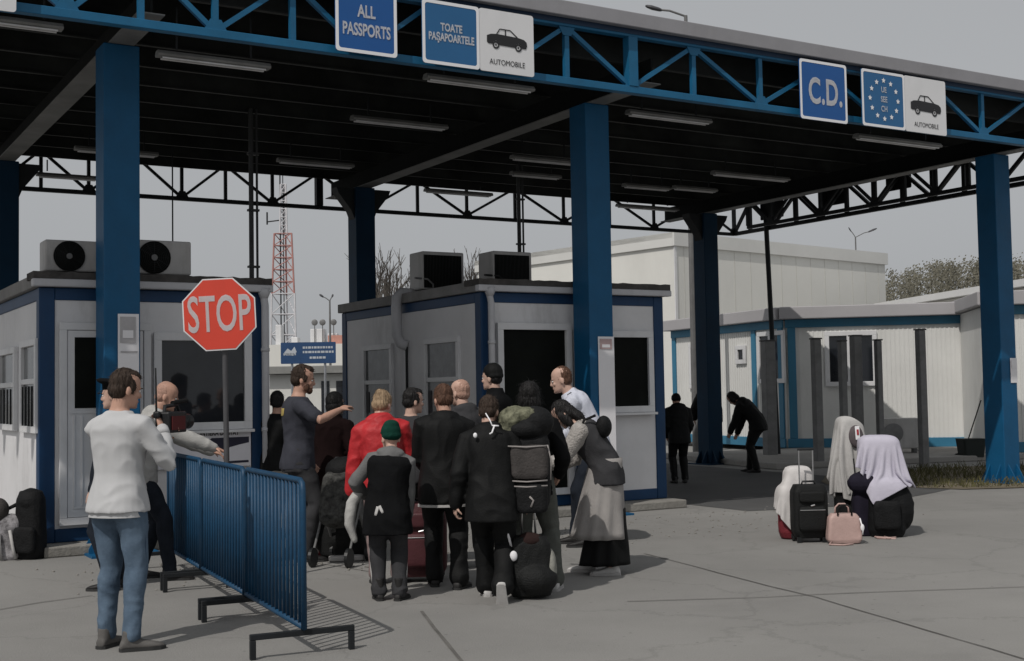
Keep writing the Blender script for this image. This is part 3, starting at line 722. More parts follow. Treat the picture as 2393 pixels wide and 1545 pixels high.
def ac_rear(label, xl, xs, xr, yt, yb, t):
    pa, pb = CT(xs, yb, t), CT(xr, yb, t); zt = CT(xr, yt, t).z; w = pb.x - pa.x; d = .42; h = zt - 3.0
    root = canopy_thing('air_conditioner', label, 'fan unit', (pa.x + pb.x) / 2, t, 3.0, 'air conditioners on the cabin roofs')
    mb = MB(); mb.bb((-w / 2, .006, .05), (w / 2, d, h)); mb.build('casing', ACGREY, root, .02, seg=3)
    mb = MB(); mb.bb((-w / 2 + .02, -.0, .07), (w / 2 - .045, .005, h - .05)); co = mb.build('coil', DARKIN, root)
    mb = MB()
    for k in range(26): x = -w / 2 + .03 + (w - .08) * k / 25; mb.bb((x - .0015, -.005, .075), (x + .0015, -.0005, h - .055))
    mb.build('fins', BLACKP, co)
    mb = MB(); mb.tube([(-w / 2 - .02, .2, h * .38), (-w / 2 - .05, .1, h * .36), (-w / 2 + .06, -.03, h * .32), (-w / 2 + .14, -.04, h * .2), (-w / 2 + .15, -.02, .05), (-w / 2 + .15, -.02, 0)], .014, 8); mb.build('hose', BLACKP if xl > 1100 else GREYST, root)
    mb = MB(); mb.bb((-w * .38, .02, 0), (-w * .30, d - .02, .049)); mb.bb((w * .30, .02, 0), (w * .38, d - .02, .049)); mb.build('foot', BLACKP, root)
ac_rear('dark backed rooftop unit with a curved hose, left of the pair on the middle cabin', 961, 985, 1082, 589, 672, TC + 1.9)
ac_rear('dark backed rooftop unit nearest the middle blue column', 1121, 1150, 1240, 588, 668, TC + .9)

# papers taped to the columns
GREYINK2 = mat('pale_grey_print', (.42, .41, .42), .8, 0, .15, 7); REDINK2 = mat('pale_red_print', (.48, .35, .35), .8, 0, .15, 7)
def notice(label, s, t, z0, z1, w, print_m, two=False):
    root = canopy_thing('notice', label, 'paper notice', s, t - .19, (z0 + z1) / 2, 'notices taped to the columns')
    h = z1 - z0; mb = MB(); n = 14
    g0_ = [[(-w / 2 + w * j / 4, -.004 - .006 * abs(noise.noise((j * .7, i * .6, s))) - .001, h / 2 - h * i / n) for j in range(5)] for i in range(n + 1)]
    mb.loft(g0_, 0, False, False); mb.build('sheet', PAPER, root, smooth=True)
    mb = MB(); mb.bb((-w * .40, -.0145, h / 2 - .30 if two else h / 2 - .16), (w * .34, -.0125, h / 2 - .03))
    if two: mb.bb((-w * .38, -.0145, h / 2 - .40), (w * .42, -.0125, h / 2 - .385))
    o_ = mb.build('print', print_m, root)
    mb = MB(); mb.bb((-w * .28, -.0175, h / 2 - (.25 if two else .14)), (w * .22, -.0155, h / 2 - (.17 if two else .10))); mb.build('picture', PAPER, o_)
    return root
def colz(x, y, t): return CT(x, y, t).z
notice('long white paper with grey heading taped to the left blue column', -L1 + .06, 0, colz(290, 905, -.2), colz(290, 731, -.2), .215, GREYINK2, True)
notice('long white paper with faded red heading taped to the middle blue column', .06, 0, colz(1420, 1088, -.2), colz(1410, 784, -.2), .25, REDINK2)
notice('small square white paper on the right blue column', L2 + .10, 0, colz(2336, 892, -.2), colz(2336, 834, -.2), .165, PAPER)

# ================================================================== BACKGROUND
def block(name, label, cat, p0, p1, depth, z0, z1, m, group=None):
    """box with its visible wall from p0 to p1 (world, left to right), going back by depth; local x along wall, y into it"""
    d = Vector((p1.x - p0.x, p1.y - p0.y, 0)); L = d.length
    root = thing(name, label, cat, (p0.x, p0.y, 0), math.atan2(d.y, d.x), group)
    mb = MB(); mb.bb((0, 0, z0), (L, depth, z1)); mb.build('wall', m, root)
    return root, L
# industrial hall
pc = Yd(1578, 900, 55); pc.z = 0
zt = Yd(1578, 541, 55).z
root, L = block('industrial_hall', 'tall plain white hall rising behind the office containers', 'building', pc, pc + Vector((math.cos(R(40)), math.sin(R(40)), 0)) * 16.2, 14, 0, zt - .25, HALLW)
mb = MB(); mb.bb((-.12, -.12, zt - .6), (L + .12, -.004, zt)); mb.bb((-.12, .0, zt - .6), (-.004, 14.1, zt)); mb.bb((-.12, .0, zt - .24), (L + .12, 14.1, zt)); mb.build('roof', mat('hall_trim', (.60, .60, .58), .6, 0, .05, .4), root)
mb = MB(); mb.bb((-.05, -.05, 0), (.1, -.003, zt - .61)); mb.build('corner_trim', PVC, root)
mb = MB(); k = .6
while k < L: mb.bb((k, -.012, 0), (k + .02, -.002, zt - .61)); k += 1.15
mb.build('panel_joint', mat('hall_joint', (.55, .54, .5), .6), root)
# office containers, left run (heading away) and right run (facing)
cR = Yd(1832, 1050, 30.4); cR.z = 0
cL = Yd(1572, 1030, 35.5); cL.z = 0
zR = Yd(1832, 745, 30.4).z
def along(p0, p1, px):
    q = (px * K - 1196.5 + 15) / F_PX; d = (p1 - p0).normalized(); return (q * p0.y - p0.x) / (d.x - q * d.y)
def office(label, p0, p1, zt, posts, base=True):
    root, L = block('office_container', label, 'office container', p0, p1, 5.5, .12, zt - .02, OFFW, 'office containers with blue trim')
    mb = MB(); mb.bb((-.02, -.05, zt - .20), (L + .02, -.004, zt)); mb.bb((-.02, -.05, .12), (L + .02, -.004, .34))
    for x in posts: mb.bb((x, -.05, .341), (x + .19, -.004, zt - .201))
    mb.build('trim', CONTBLUE, root, .01)
    mb = MB(); mb.bb((-.15, -.25, zt + .002), (L + .05, 5.6, zt + .30)); mb.build('roof', mat('parapet_grey', (.38, .37, .38), .6, 0, .08, .6), root, .02)
    mb = MB(); k = .3
    while k < L - .1: mb.bb((k, -.012, .345), (k + .035, -.002, zt - .205)); k += .105
    mb.build('cladding_rib', OFFW, root)
    return root, L
rA, LA = office('long white office container with blue trim running away behind the far column', cL, cR, zR, (0.02, along(cL, cR, 1742) - .1, (cR - cL).length - .2))
cE = Yd(2276, 1035, 29.5); cE.z = 0
rB, LB = office('white ribbed office container with blue trim behind the grey posts', cR + Vector((.06, -.02, 0)), cE, zR, (0.03,))
c2, c3 = Yd(2300, 1040, 26.8), Yd(2700, 1040, 26.2); c2.z = c3.z = 0
rC, LC = office('white container with blue trim cut off by the right picture edge', c2, c3, Yd(2330, 712, 26.8).z, (0.0,))
def office_window(root, L, x0, x1, z0, z1, mull=True):
    mb = MB(); fr = .11
    mb.bb((x0, -.07, z1 - fr), (x1, -.013, z1)); mb.bb((x0, -.07, z0), (x1, -.013, z0 + fr)); mb.bb((x0, -.07, z0 + fr), (x0 + fr, -.013, z1 - fr)); mb.bb((x1 - fr, -.07, z0 + fr), (x1, -.013, z1 - fr))
    if mull: mb.bb(((x0 + x1) / 2 - .09, -.068, z0 + fr), ((x0 + x1) / 2 + .09, -.013, z1 - fr))
    f_ = mb.build('window', PVC, root, .008); mb = MB(); mb.bb((x0 + fr * .8, -.03, z0 + fr * .8), (x1 - fr * .8, -.0125, z1 - fr * .8)); mb.build('glass', GLASSD, f_)
office_window(rB, LB, .90, 2.12, Yd(1950, 900, 30.1).z, Yd(1950, 772, 30.1).z)
for x0, x1, y0, y1, ml in ((1592, 1642, 800, 905, True), (1701, 1724, 805, 848, False), (1752, 1815, 772, 893, True)):
    u0, u1 = along(cL, cR, x0), along(cL, cR, x1); Dw = cL.y + (cR.y - cL.y) * (u0 + u1) / 2 / LA
    office_window(rA, LA, u0, u1, Yd((x0 + x1) / 2, y1, Dw).z, Yd((x0 + x1) / 2, y0, Dw).z, ml)
# low white shed to the right
s0_, s1_ = Yd(2066, 900, 60), Yd(2620, 900, 42); s0_.z = s1_.z = 0
zz = Yd(2066, 706, 60).z
root, L = block('storage_shed', 'long low white shed roof behind the containers at right', 'building', s0_, s1_, 20, 0, zz - .3, HALLW)
mb = MB(); mb.prism([(-.4, zz - .28), (-.4, zz), (10, zz + 1.3), (20.4, zz), (20.4, zz - .28)], -.3, L + .3, lambda u, v, w: (v, u, w)); mb.build('roof', mat('shed_roof', (.66, .66, .66), .5, 0, .06, .5), root)
# kiosk and checkpoint behind the left gap
k0, k1 = Yd(628, 900, 46), Yd(830, 900, 46); k0.z = k1.z = 0
root, L = block('white_kiosk', 'low white building with grey eaves beyond the gap between the cabins', 'building', k0, k1 + Vector((.8, 0, 0)), 4, 0, Yd(700, 872, 46).z, HALLW)
mb = MB(); mb.bb((-.3, -.4, Yd(700, 871, 46).z), (L + .3, 4.2, Yd(700, 853, 46).z)); mb.build('roof', mat('eaves_grey', (.22, .22, .21), .6), root, .02)
mb = MB(); 
for x in (1.9, 2.45): mb.bb((x, -.03, .6), (x + .3, -.003, 2.1))
mb.build('window', GLASSD, root)
k0, k1 = Yd(628, 900, 78), Yd(812, 900, 78); k0.z = k1.z = 0
root, L = block('far_building', 'far pale building with rooftop tanks below the red and white mast', 'building', k0, k1 + Vector((3, 0, 0)), 8, 0, Yd(700, 802, 78).z, HALLW)
zf = Yd(700, 802, 78).z
for x, w_, h_ in ((2.4, .9, 1.0), (3.5, .6, .7), (1.2, .4, .5), (.2, .35, 1.3)): mb = MB(); mb.bb((x, 1, zf + .003), (x + w_, 2, zf + h_)); mb.build('rooftop_box', PVC, root, .03)
mb = MB()
for x in (2.7, 3.2, 3.9): mb.tube([(x, .9, zf), (x, .9, zf + 1.5)], .03, 6); mb.ell((x, .9, zf + 1.4), (.2, .06, .2))
mb.build('antenna', GREYST, root)
mb = MB(); mb.bb((3.6, .4, zf + .004), (6, .8, zf + .55)); mb.build('red_panel', mat('pale_red', (.5, .25, .2), .7), root)
# blue direction board
D = 40; c = Yd(718, 822, D); hw_ = 64 / F_PX * D; hh_ = 25 / F_PX * D
root = thing('direction_board', 'wide dark blue board with pale lines of text beyond the gap between the cabins', 'road sign', (c.x, c.y, 0), R(2))
mb = MB(); mb.prism(rrect(hw_ * 2, hh_ * 2, .03), 0, .03, lambda u, v, w: (u, v, w + c.z)); mb.build('panel', mat('board_blue', (.02, .06, .15), .5, 0, .1), root)
mb = MB(); n_ = [(-.92, -.1), (-.75, .45), (-.62, .2), (-.5, .6), (-.42, .1), (-.55, -.25)]
mb.add([(u * hw_, -.004, c.z + w * hh_) for u, w in n_], [list(range(6))])
for zz, x0, x1 in ((.5, -.2, .92), (.08, -.2, .92), (-.1, -.9, -.45), (-.45, .05, .65)):
    x = x0; k = 0
    while x < x1 - .02:
        l_ = .05 + .09 * random.random(); mb.add([(a * hw_, -.004, c.z + b * hh_) for a, b in ((x, zz - .1), (min(x + l_, x1), zz - .1), (min(x + l_, x1), zz + .1), (x, zz + .1))], [(0, 1, 2, 3)]); x += l_ + .025
mb.build('lettering', mat('board_text', (.45, .48, .52), .5), root)
mb = MB()
for x in (-.6, .6): mb.tube([(x * hw_, .06, 0), (x * hw_, .06, c.z + hh_ * .8)], .04, 8)
mb.build('pole', GALV, root)
# lattice mast
D = 90; b0 = Yd(664, 900, D); root = thing('radio_mast', 'red and white lattice radio mast rising behind the left gap', 'mast', (b0.x, b0.y, 0))
RED = mat('mast_red', (.40, .19, .17), .6); WHT = mat('mast_white', (.58, .57, .59), .6)  # red and white both paled: distance haze is put into the colours
def mast(z0, z1, w0, w1, n, m, r):
    mb = MB()
    for k in range(3):
        a = R(90 + 120 * k); mb.tube([(w0 * math.cos(a), w0 * math.sin(a), z0), (w1 * math.cos(a), w1 * math.sin(a), z1)], r, 6)
    for i in range(n):
        za, zb = z0 + (z1 - z0) * i / n, z0 + (z1 - z0) * (i + 1) / n; wa, wb = w0 + (w1 - w0) * i / n, w0 + (w1 - w0) * (i + 1) / n
        for k in range(3):
            a, b = R(90 + 120 * k), R(90 + 120 * (k + 1))
            mb.tube([(wa * math.cos(a), wa * math.sin(a), za), (wb * math.cos(b), wb * math.sin(b), zb)], r * .55, 5); mb.tube([(wb * math.cos(a), wb * math.sin(a), zb), (wb * math.cos(b), wb * math.sin(b), zb)], r * .55, 5)
    return mb
z1 = Yd(660, 685, D).z; z2 = Yd(660, 545, D).z; z3 = Yd(655, 430, D).z
mast(0, z1, 1.15, .95, 6, WHT, .07).build('lower_section', WHT, root)
mast(z1 + .01, z2, .92, .72, 5, RED, .065).build('red_section', RED, root)
mast(z2 + .01, z3, .30, .22, 6, WHT, .06).build('top_section', WHT, root)
mb = MB(); mb.tube([(-.25, 0, 0), (-.25, 0, z3 + 2)], .05, 6); mb.tube([(-.0, 0, 0), (-.05, 0, z3 + 2)], .035, 6); mb.build('cable_run', BLACKST, root)
mb = MB(); mb.tube([(-.3, 0, z2 + 1), (-1.2, 0, z2 + .9)], .05, 6); mb.tube([(-1.2, 0, z2 + .7), (-1.2, 0, z2 + 1.6)], .06, 6); mb.build('antenna', BLACKST, root)
# street lamps
def street_lamp(label, px, py, D, heads, h_extra=0):
    b = Yd(px, 900, D); z = Yd(px, py, D).z
    root = thing('street_lamp', label, 'street lamp', (b.x, b.y, 0))
    mb = MB(); mb.tube([(0, 0, 0), (0, 0, z * .5), (0, 0, z)], [.09, .07, .045], 10); mb.build('pole', GREYST, root)
    for hx, hy in heads:
        q = Yd(hx, hy, D) - Vector((b.x, b.y, 0)); p0 = Vector((0, 0, z - .02)); d = (q - p0)
        mb = MB(); mb.tube([p0, p0.lerp(q, .4) + Vector((0, 0, .12 * d.length * .3)), p0.lerp(q, .62)], .028, 8); mb.build('arm', GREYST, root)
        mb = MB(); e = p0.lerp(q, .6); dn = (q - e).normalized(); up = Vector((0, -.3, 1)).normalized(); sd = dn.cross(up).normalized(); rings = []
        for f_, w_, t_ in ((0, .05, .035), (.15, .10, .05), (.6, .13, .06), (.9, .10, .04), (1, .04, .02)):
            cc = e.lerp(q, f_); rings.append([cc + sd * w_ * math.cos(2 * math.pi * k / 12) + up * t_ * math.sin(2 * math.pi * k / 12) for k in range(12)])
        mb.loft(rings); mb.build('lamp_head', mat('lamp_head_dark', (.05, .05, .055), .5), root, smooth=True)
street_lamp('street lamp whose arm shows above the canopy roof', 1618, 36, 31, [(1503, 14)])
street_lamp('double armed street lamp rising behind the white hall', 2003, 552, 82, [(1976, 530), (2042, 532)])
street_lamp('slim double armed street lamp right of the radio mast', 770, 700, 70, [(744, 686), (776, 686)])
# trees
def bare_tree(label, px, D, ytop, seed, spread=.5):
    rt = random.Random(seed); b = Yd(px, 900, D); H = Yd(px, ytop, D).z
    root = thing('bare_tree', label, 'tree', (b.x, b.y, 0), 0, 'leafless trees behind the middle cabin')
    mb = MB(); tw = MB()
    def grow(p, d, L, r, lev):
        q = p + d * L; (mb if lev < 2 else tw).tube([p, p.lerp(q, .5) + Vector((rt.uniform(-.05, .05), 0, rt.uniform(-.03, .03))) * L, q], [r, r * .85, r * .7], 6 if lev < 2 else 4)
        if lev >= 6: return
        for k in range(4 if lev == 0 else 3 if lev < 4 else 2):
            a = rt.uniform(0, 6.28); t_ = rt.uniform(.25, .65) * spread * 1.5
            nd = (d + Vector((math.cos(a) * t_, math.sin(a) * t_, rt.uniform(.05, .35)))).normalized(); grow(p.lerp(q, rt.uniform(.6, 1)), nd, L * rt.uniform(.6, .82), max(.012, r * .62), lev + 1)
    grow(Vector((0, 0, 0)), Vector((0, 0, 1)), H * .30, H * .017, 0)
    BARK = mat('bark', (.10, .085, .07), .9)
    f_ = H / max(v[2] for v in tw.v)
    mb.v = [(x * f_, y * f_, z * f_) for x, y, z in mb.v]; tw.v = [(x * f_, y * f_, z * f_) for x, y, z in tw.v]
    mb.build('trunk', BARK, root); tw.build('crown', mat('twigs', (.09, .08, .07), .9), root)
bare_tree('tall leafless tree left of the rooftop units', 930, 62, 556, 4, .62)
bare_tree('small leafless tree beside the dark far column', 872, 66, 618, 9)
bare_tree('leafless tree between the two rooftop units', 1102, 70, 575, 15)
LEAF1 = mat('far_foliage', (.105, .10, .078), .95, 0, .25, .25, 0, 1, .1, col2=(.145, .138, .11))
mb = MB(); rt = random.Random(21)
for i in range(70):
    px = rt.uniform(2040, 2480); D = rt.uniform(120, 170); top = np.interp(px, [2040, 2070, 2150, 2240, 2300, 2400, 2480], [655, 640, 622, 612, 608, 606, 612]) + rt.uniform(-8, 22)
    b = Yd(px, 760, D); z1 = Yd(px, top, D).z; z0 = 2; w = rt.uniform(1.6, 3.2)
    for k in range(620):
        u = rt.random() ** .7; a = rt.uniform(0, 6.28); rr = w * math.sqrt(rt.random()) * (1 - .55 * u ** 2); c_ = Vector((b.x + rr * math.cos(a), b.y + rr * math.sin(a), z0 + (z1 - z0) * u + rt.gauss(0, .3)))
        s_ = rt.uniform(.07, .19); n1 = Vector((rt.gauss(0, .45), rt.gauss(-1, .3), rt.gauss(.6, .4))).normalized(); n2 = n1.orthogonal().normalized(); n3 = n1.cross(n2)
        mb.add([c_ + n2 * s_, c_ + n3 * s_ * .6, c_ - n2 * s_, c_ - n3 * s_ * .6], [(0, 1, 2, 3)])
    mb.tube([(b.x, b.y, 0), (b.x, b.y, z1 * .9)], [.18, .05], 5)
g = mb.build('woodland', LEAF1); g['kind'] = 'stuff'
mb = MB(); hx = [Yd(px, 790, 175) for px in range(1600, 3200, 100)]
mb.loft([[Vector((p.x, p.y - 70, -1)) for p in hx], [Vector((p.x, p.y - 10, Yd(1192, 790, 175).z * .6 + 1.2 * math.sin(i))) for i, p in enumerate(hx)], [Vector((p.x, p.y + 60, Yd(1192, 760, 175).z + 1.5 * math.sin(i * .8))) for i, p in enumerate(hx)]], 0, False, False)
struct(mb.build('hill', mat('hill_scrub', (.12, .112, .085), .95, 0, .3, .08)))
# posts before the right containers
def post(label, px, ytop, ybot, w, cap=True):
    b = G(px + (6 if px < 2100 else 8), ybot); z = Yd(px, ytop, b.y).z; ww = w / F_PX * b.y
    root = thing('steel_post', label, 'post', (b.x, b.y, 0), R(18), 'grey posts before the right container')
    mb = MB(); mb.bb((-ww / 2, -ww / 2, .0), (ww / 2, ww / 2, z - .03)); mb.build('shaft', POSTG, root, .015)
    mb = MB(); mb.bb((-ww / 2 - .015, -ww / 2 - .015, z - .029), (ww / 2 + .015, ww / 2 + .015, z)); mb.build('cap', mat('post_cap', (.08, .08, .08), .7), root, .008)
    mb = MB(); mb.bb((-ww, -ww, 0.001), (ww, ww, .02)); mb.build('foot', GREYST, root)
    return root, z, ww
post('grey post before the shaded wall, left of the container window', 1902, 787, 1088, 19)
r_, z_, w_ = post('stout grey post rising before the right half of the container window', 1995, 780, 1082, 21)
post('thin grey post just right of the container window', 2047, 790, 1083, 14)
post('sturdy grey post standing apart, nearest the right blue column', 2145, 766, 1090, 18)
post('grey post before the gap between the two dark window panes', 1963, 792, 1085, 15)
mb = MB(); b = G(1806, 1070); zt = ZT - .1
root = thing('slim_mast', 'tall thin dark pole beside the blue corner of the container, up to the canopy', 'pole', (b.x, b.y, 0))
mb.tube([(.07, 0, 0), (-.07, 0, Yd(1800, 500, b.y).z)], .055, 10); mb.build('shaft', BLACKST, root); mb = MB(); mb.bb((-.05, -.12, 0), (.22, .12, .03)); mb.build('foot', GREYST, root)
post('wide grey post left of the thin dark pole', 1789, 792, 1072, 26)
# condenser and clutter at the container foot
b = Yd(2095, 1045, 27.2); root = thing('ground_condenser', 'pale fan unit on a rack at the foot of the right container', 'fan unit', (b.x, b.y, 0), R(-4))
zb = Yd(2095, 1045, 27.2).z
mb = MB(); mb.bb((-.42, 0, zb), (.42, .32, zb + .66)); mb.build('casing', ACGREY, root, .02)
mb = MB(); mb.tube([(-.12, -.02, zb + .34), (-.12, -.002, zb + .34)], .21, 24); mb.build('fan_opening', POSTG, root)
mb = MB()
for x in (-.35, .35): mb.bb((x - .03, .02, 0), (x + .03, .3, zb - .001)); mb.tube([(x, -.02, zb), (x * 1.4, -.35, .0)], .012, 6)
mb.build('rack', GREYST, root)
b = Yd(2262, 1065, 26); root = thing('waste_bin', 'dark green wheeled bin with a leaning handle left of the right column', 'bin', (b.x, b.y, 0), R(8))
mb = MB(); mb.loft([[(x * w_, y * w_, z) for x, y in rrect(1, .8, .1)] for w_, z in ((.42, .08), (.5, .45), (.52, .46))]); mb.build('body', mat('bin_green', (.010, .016, .014), .6), root)
mb = MB(); mb.tube([(-.05, 0, .45), (.26, .0, 1.25)], .014, 6); mb.build('handle', BLACKP, root)
mb = MB(); mb.tube([(-.2, .15, .08), (-.2, .2, .08)], .08, 12); mb.tube([(.2, .15, .08), (.2, .2, .08)], .08, 12); mb.build('wheel', BLACKP, root)
# ================================================================== PEOPLE
SKIN = mat('skin', (.46, .27, .20), .55, 0, .10, 12, .08, 60, .35)
SKINP = mat('skin_pale', (.52, .34, .27), .55, 0, .10, 12, .08, 60, .35)
EYEW = mat('eye_white', (.7, .68, .66), .3); IRIS = mat('iris', (.03, .025, .02), .2); LIPS = mat('lips', (.33, .13, .11), .5)
HAIRM = {'brown': mat('hair_brown', (.035, .022, .015), .7, 0, .4, 30, .8, 60, .3, stretch=(1, 1, .25)), 'black': mat('hair_black', (.008, .007, .007), .6, 0, .4, 30, .8, 60, .3, stretch=(1, 1, .25)),
         'blond': mat('hair_blond', (.30, .21, .13), .7, 0, .35, 30, .8, 60, .3, stretch=(1, 1, .25)), 'reddish': mat('hair_reddish', (.09, .045, .028), .7, 0, .4, 30, .8, 60, .3, stretch=(1, 1, .25)), 'stubble': mat('hair_stubble', (.40, .245, .19), .8, 0, .2, 60, .4, 120, .2)}
def V(*a): return Vector(a)
def rotx(a): return Matrix.Rotation(a, 3, 'X')
def roty(a): return Matrix.Rotation(a, 3, 'Y')
def rotz(a): return Matrix.Rotation(a, 3, 'Z')
def ik(a, b, l1, l2, hint):
    d = b - a; L = min(d.length, (l1 + l2) * .999); u = d.normalized()
    b = a + u * L
    x = (l1 * l1 - l2 * l2 + L * L) / (2 * L); h = math.sqrt(max(0, l1 * l1 - x * x))
    n = (hint - u * hint.dot(u)).normalized()
    return a + u * x + n * h, b
HEADR = [(-.118, .022, .074, .03), (-.108, .040, .088, .005), (-.085, .054, .091, -.03), (-.05, .062, .087, -.055), (-.02, .069, .083, -.078), (.0, .073, .082, -.088), (.03, .076, .085, -.096), (.06, .075, .081, -.097), (.085, .067, .066, -.086), (.105, .047, .040, -.06), (.118, .016, .0, -.02)]
TORSO = [(-.13, .085, .085, .0), (-.05, .165, .118, -.012), (.05, .158, .108, -.004), (.15, .140, .100, .0), (.25, .148, .108, .0), (.35, .165, .118, -.004), (.43, .172, .115, -.012), (.485, .150, .095, -.018), (.525, .095, .072, -.018), (.565, .060, .060, -.010)]
class Rig:
    """joint positions in the person's own space: x right, y forward, z up, standing on z = 0"""
    def __init__(s, H=1.75, lean=0, side=0, twist=0, hyaw=0, hpitch=0, htilt=0, wr=None, wl=None, er=None, el=None, fr=(.10, 0, 0), fl=(-.10, 0, 0), footr=0, footl=0, yawr=-8, yawl=8, drop=0.02, pel=(0, 0), bulk=1.0, kneer=None, kneel=None):
        k = s.k = H / 1.75; s.bulk = bulk
        s.pelvis = V(pel[0], pel[1], .945 - drop) * k
        s.lean, s.side, s.twist = R(lean), R(side), R(twist)
        s.zs = [-.13 + .695 * i / 30 for i in range(31)]; s.fr_ = []
        p = V(0, 0, 0); base = 4
        Ms = []
        for i, z in enumerate(s.zs):
            w = min(1, max(0, (z + .06) / .32)); w = w * w * (3 - 2 * w)
            M = rotz(s.twist * w) @ roty(s.side * w) @ rotx(-s.lean * w); Ms.append(M)
        P = [V(0, 0, -.13)]
        for i in range(1, 31): P.append(P[-1] + Ms[i] @ V(0, 0, s.zs[i] - s.zs[i - 1]))
        off = P[0].lerp(P[0], 0); i0 = min(range(31), key=lambda i: abs(s.zs[i])); sh = P[i0]
        s.fr_ = [((p - sh) * k + s.pelvis, M) for p, M in zip(P, Ms)]
        def at(z, x=0, y=0):
            f = (z + .13) / .695 * 30; i = max(0, min(29, int(f))); t = f - i
            p = s.fr_[i][0].lerp(s.fr_[i + 1][0], t); M = s.fr_[i][1]
            return p + M @ V(x, y, 0) * k, M
        s.at = at
        s.neck, Mc = at(.545, 0, -.012)
        s.hM = rotz(R(hyaw)) @ roty(R(htilt)) @ rotx(-R(hpitch)); s.Mc = Mc
        s.head = s.neck + (Mc @ V(0, .0, .06) + s.hM @ V(0, .025, .095)) * k
        sp, _ = at(.455)
        s.shr = sp + Mc @ V(.178 * bulk, -.015, 0) * k; s.shl = sp + Mc @ V(-.178 * bulk, -.015, 0) * k
        LA, LF = .29 * k, .255 * k
        wr = V(*wr) * k if wr is not None else s.shr + V(.07, .04, -.53) * k
        wl = V(*wl) * k if wl is not None else s.shl + V(-.07, .04, -.53) * k
        s.elr, s.wrr = ik(s.shr, wr, LA, LF, V(*(er or (.4, -1, -.2)))); s.ell, s.wrl = ik(s.shl, wl, LA, LF, V(*(el or (-.4, -1, -.2))))
        s.hipr = s.pelvis + V(.088, 0, -.02) * k; s.hipl = s.pelvis + V(-.088, 0, -.02) * k
        s.fr, s.fl = V(*fr) * k, V(*fl) * k
        s.footM = {1: rotz(R(yawr)) @ rotx(-R(footr)), -1: rotz(R(yawl)) @ rotx(-R(footl))}
        # ankle above the planted ball of the foot
        s.ankr = s.fr + rotz(R(yawr)) @ V(0, .10, 0) * k + s.footM[1] @ V(0, -.10, .085) * k
        s.ankl = s.fl + rotz(R(yawl)) @ V(0, .10, 0) * k + s.footM[-1] @ V(0, -.10, .085) * k
        LT, LS = .435 * k, .425 * k
        s.knr, s.ankr = ik(s.hipr, s.ankr, LT, LS, V(*(kneer or (.1, 1, 0)))); s.knl, s.ankl = ik(s.hipl, s.ankl, LT, LS, V(*(kneel or (-.1, 1, 0))))
def ring(c, M, wx, wy, n=20, e=2.3):
    P = []
    for j in range(n):
        a = 2 * math.pi * j / n; ca, sa = math.cos(a), math.sin(a)
        P.append(c + M @ V(wx * math.copysign(abs(ca) ** (2 / e), ca), wy * math.copysign(abs(sa) ** (2 / e), sa), 0))
    return P
def torso(mb, r, g=0, z0=-.13, z1=.57, flare=0, hem=None, gb=0):
    k = r.k; rows = []
    zz = np.linspace(z0, z1, 22)
    T = np.array(TORSO)
    for z in zz:
        w, d, o = (np.interp(z, T[:, 0], T[:, i]) for i in (1, 2, 3))
        if z0 > -.13 or g > 0: 
            if z < -.05: w, d, o = .165, .118, -.012
        fl = flare * max(0, (.10 - z) / .2)
        c, M = r.at(z if z > -.13 else -.13, 0, o)
        if z < -.13: c = c + V(0, 0, (z + .13) * k)
        gg = g if z < .47 else g * (1 - .5 * (z - .47) / .1)
        b_ = 1 + (r.bulk - 1) * min(1, max(0, (.62 - z) / .15))
        rows.append(ring(c, M, (w * b_ + gg + fl) * k, (d * b_ + gg + fl + gb) * k, 22))
    mb.loft(rows)
def limb(mb, pts, rad, n=14): mb.tube(pts, rad, n, 0, True, True)
def lerp3(a, b, t): return a.lerp(b, t)
def arm(mb, r, s, g=0, to=1.0, cuff=0):
    k = r.k; sh, el, wr = (r.shr, r.elr, r.wrr) if s > 0 else (r.shl, r.ell, r.wrl)
    p = [sh + (r.Mc @ V(-.05 * s, 0, .005)) * k, sh, sh.lerp(el, .35), sh.lerp(el, .75), el, el.lerp(wr, .3), el.lerp(wr, .7), wr]
    q = [.060, .059, .051, .044, .042, .041, .034, .027]
    cut = {1.0: 8, .5: 4, .85: 7, .62: 5}[to]
    R_ = [(x + g) * k for x in q[:cut]]; P_ = p[:cut]
    if cuff: R_[-1] += cuff * k
    limb(mb, P_, R_)
def leg(mb, r, s, g=0, to=1.0, hemg=0):
    k = r.k; hp, kn, an = (r.hipr, r.knr, r.ankr) if s > 0 else (r.hipl, r.knl, r.ankl)
    p = [hp + V(-.02 * s, 0, .05) * k, hp + V(0, -.01, -.06) * k, hp.lerp(kn, .45), hp.lerp(kn, .85), kn, kn.lerp(an, .22) + V(0, -.012, 0) * k, kn.lerp(an, .6) + V(0, -.008, 0) * k, kn.lerp(an, .97)]
    q = [.088, .092, .078, .060, .056, .056, .044, .036]
    if to < 1: p, q = p[:6], q[:6]
    R_ = [(x + g) * k for x in q]; R_[-1] += hemg * k
    limb(mb, p, R_, 16)
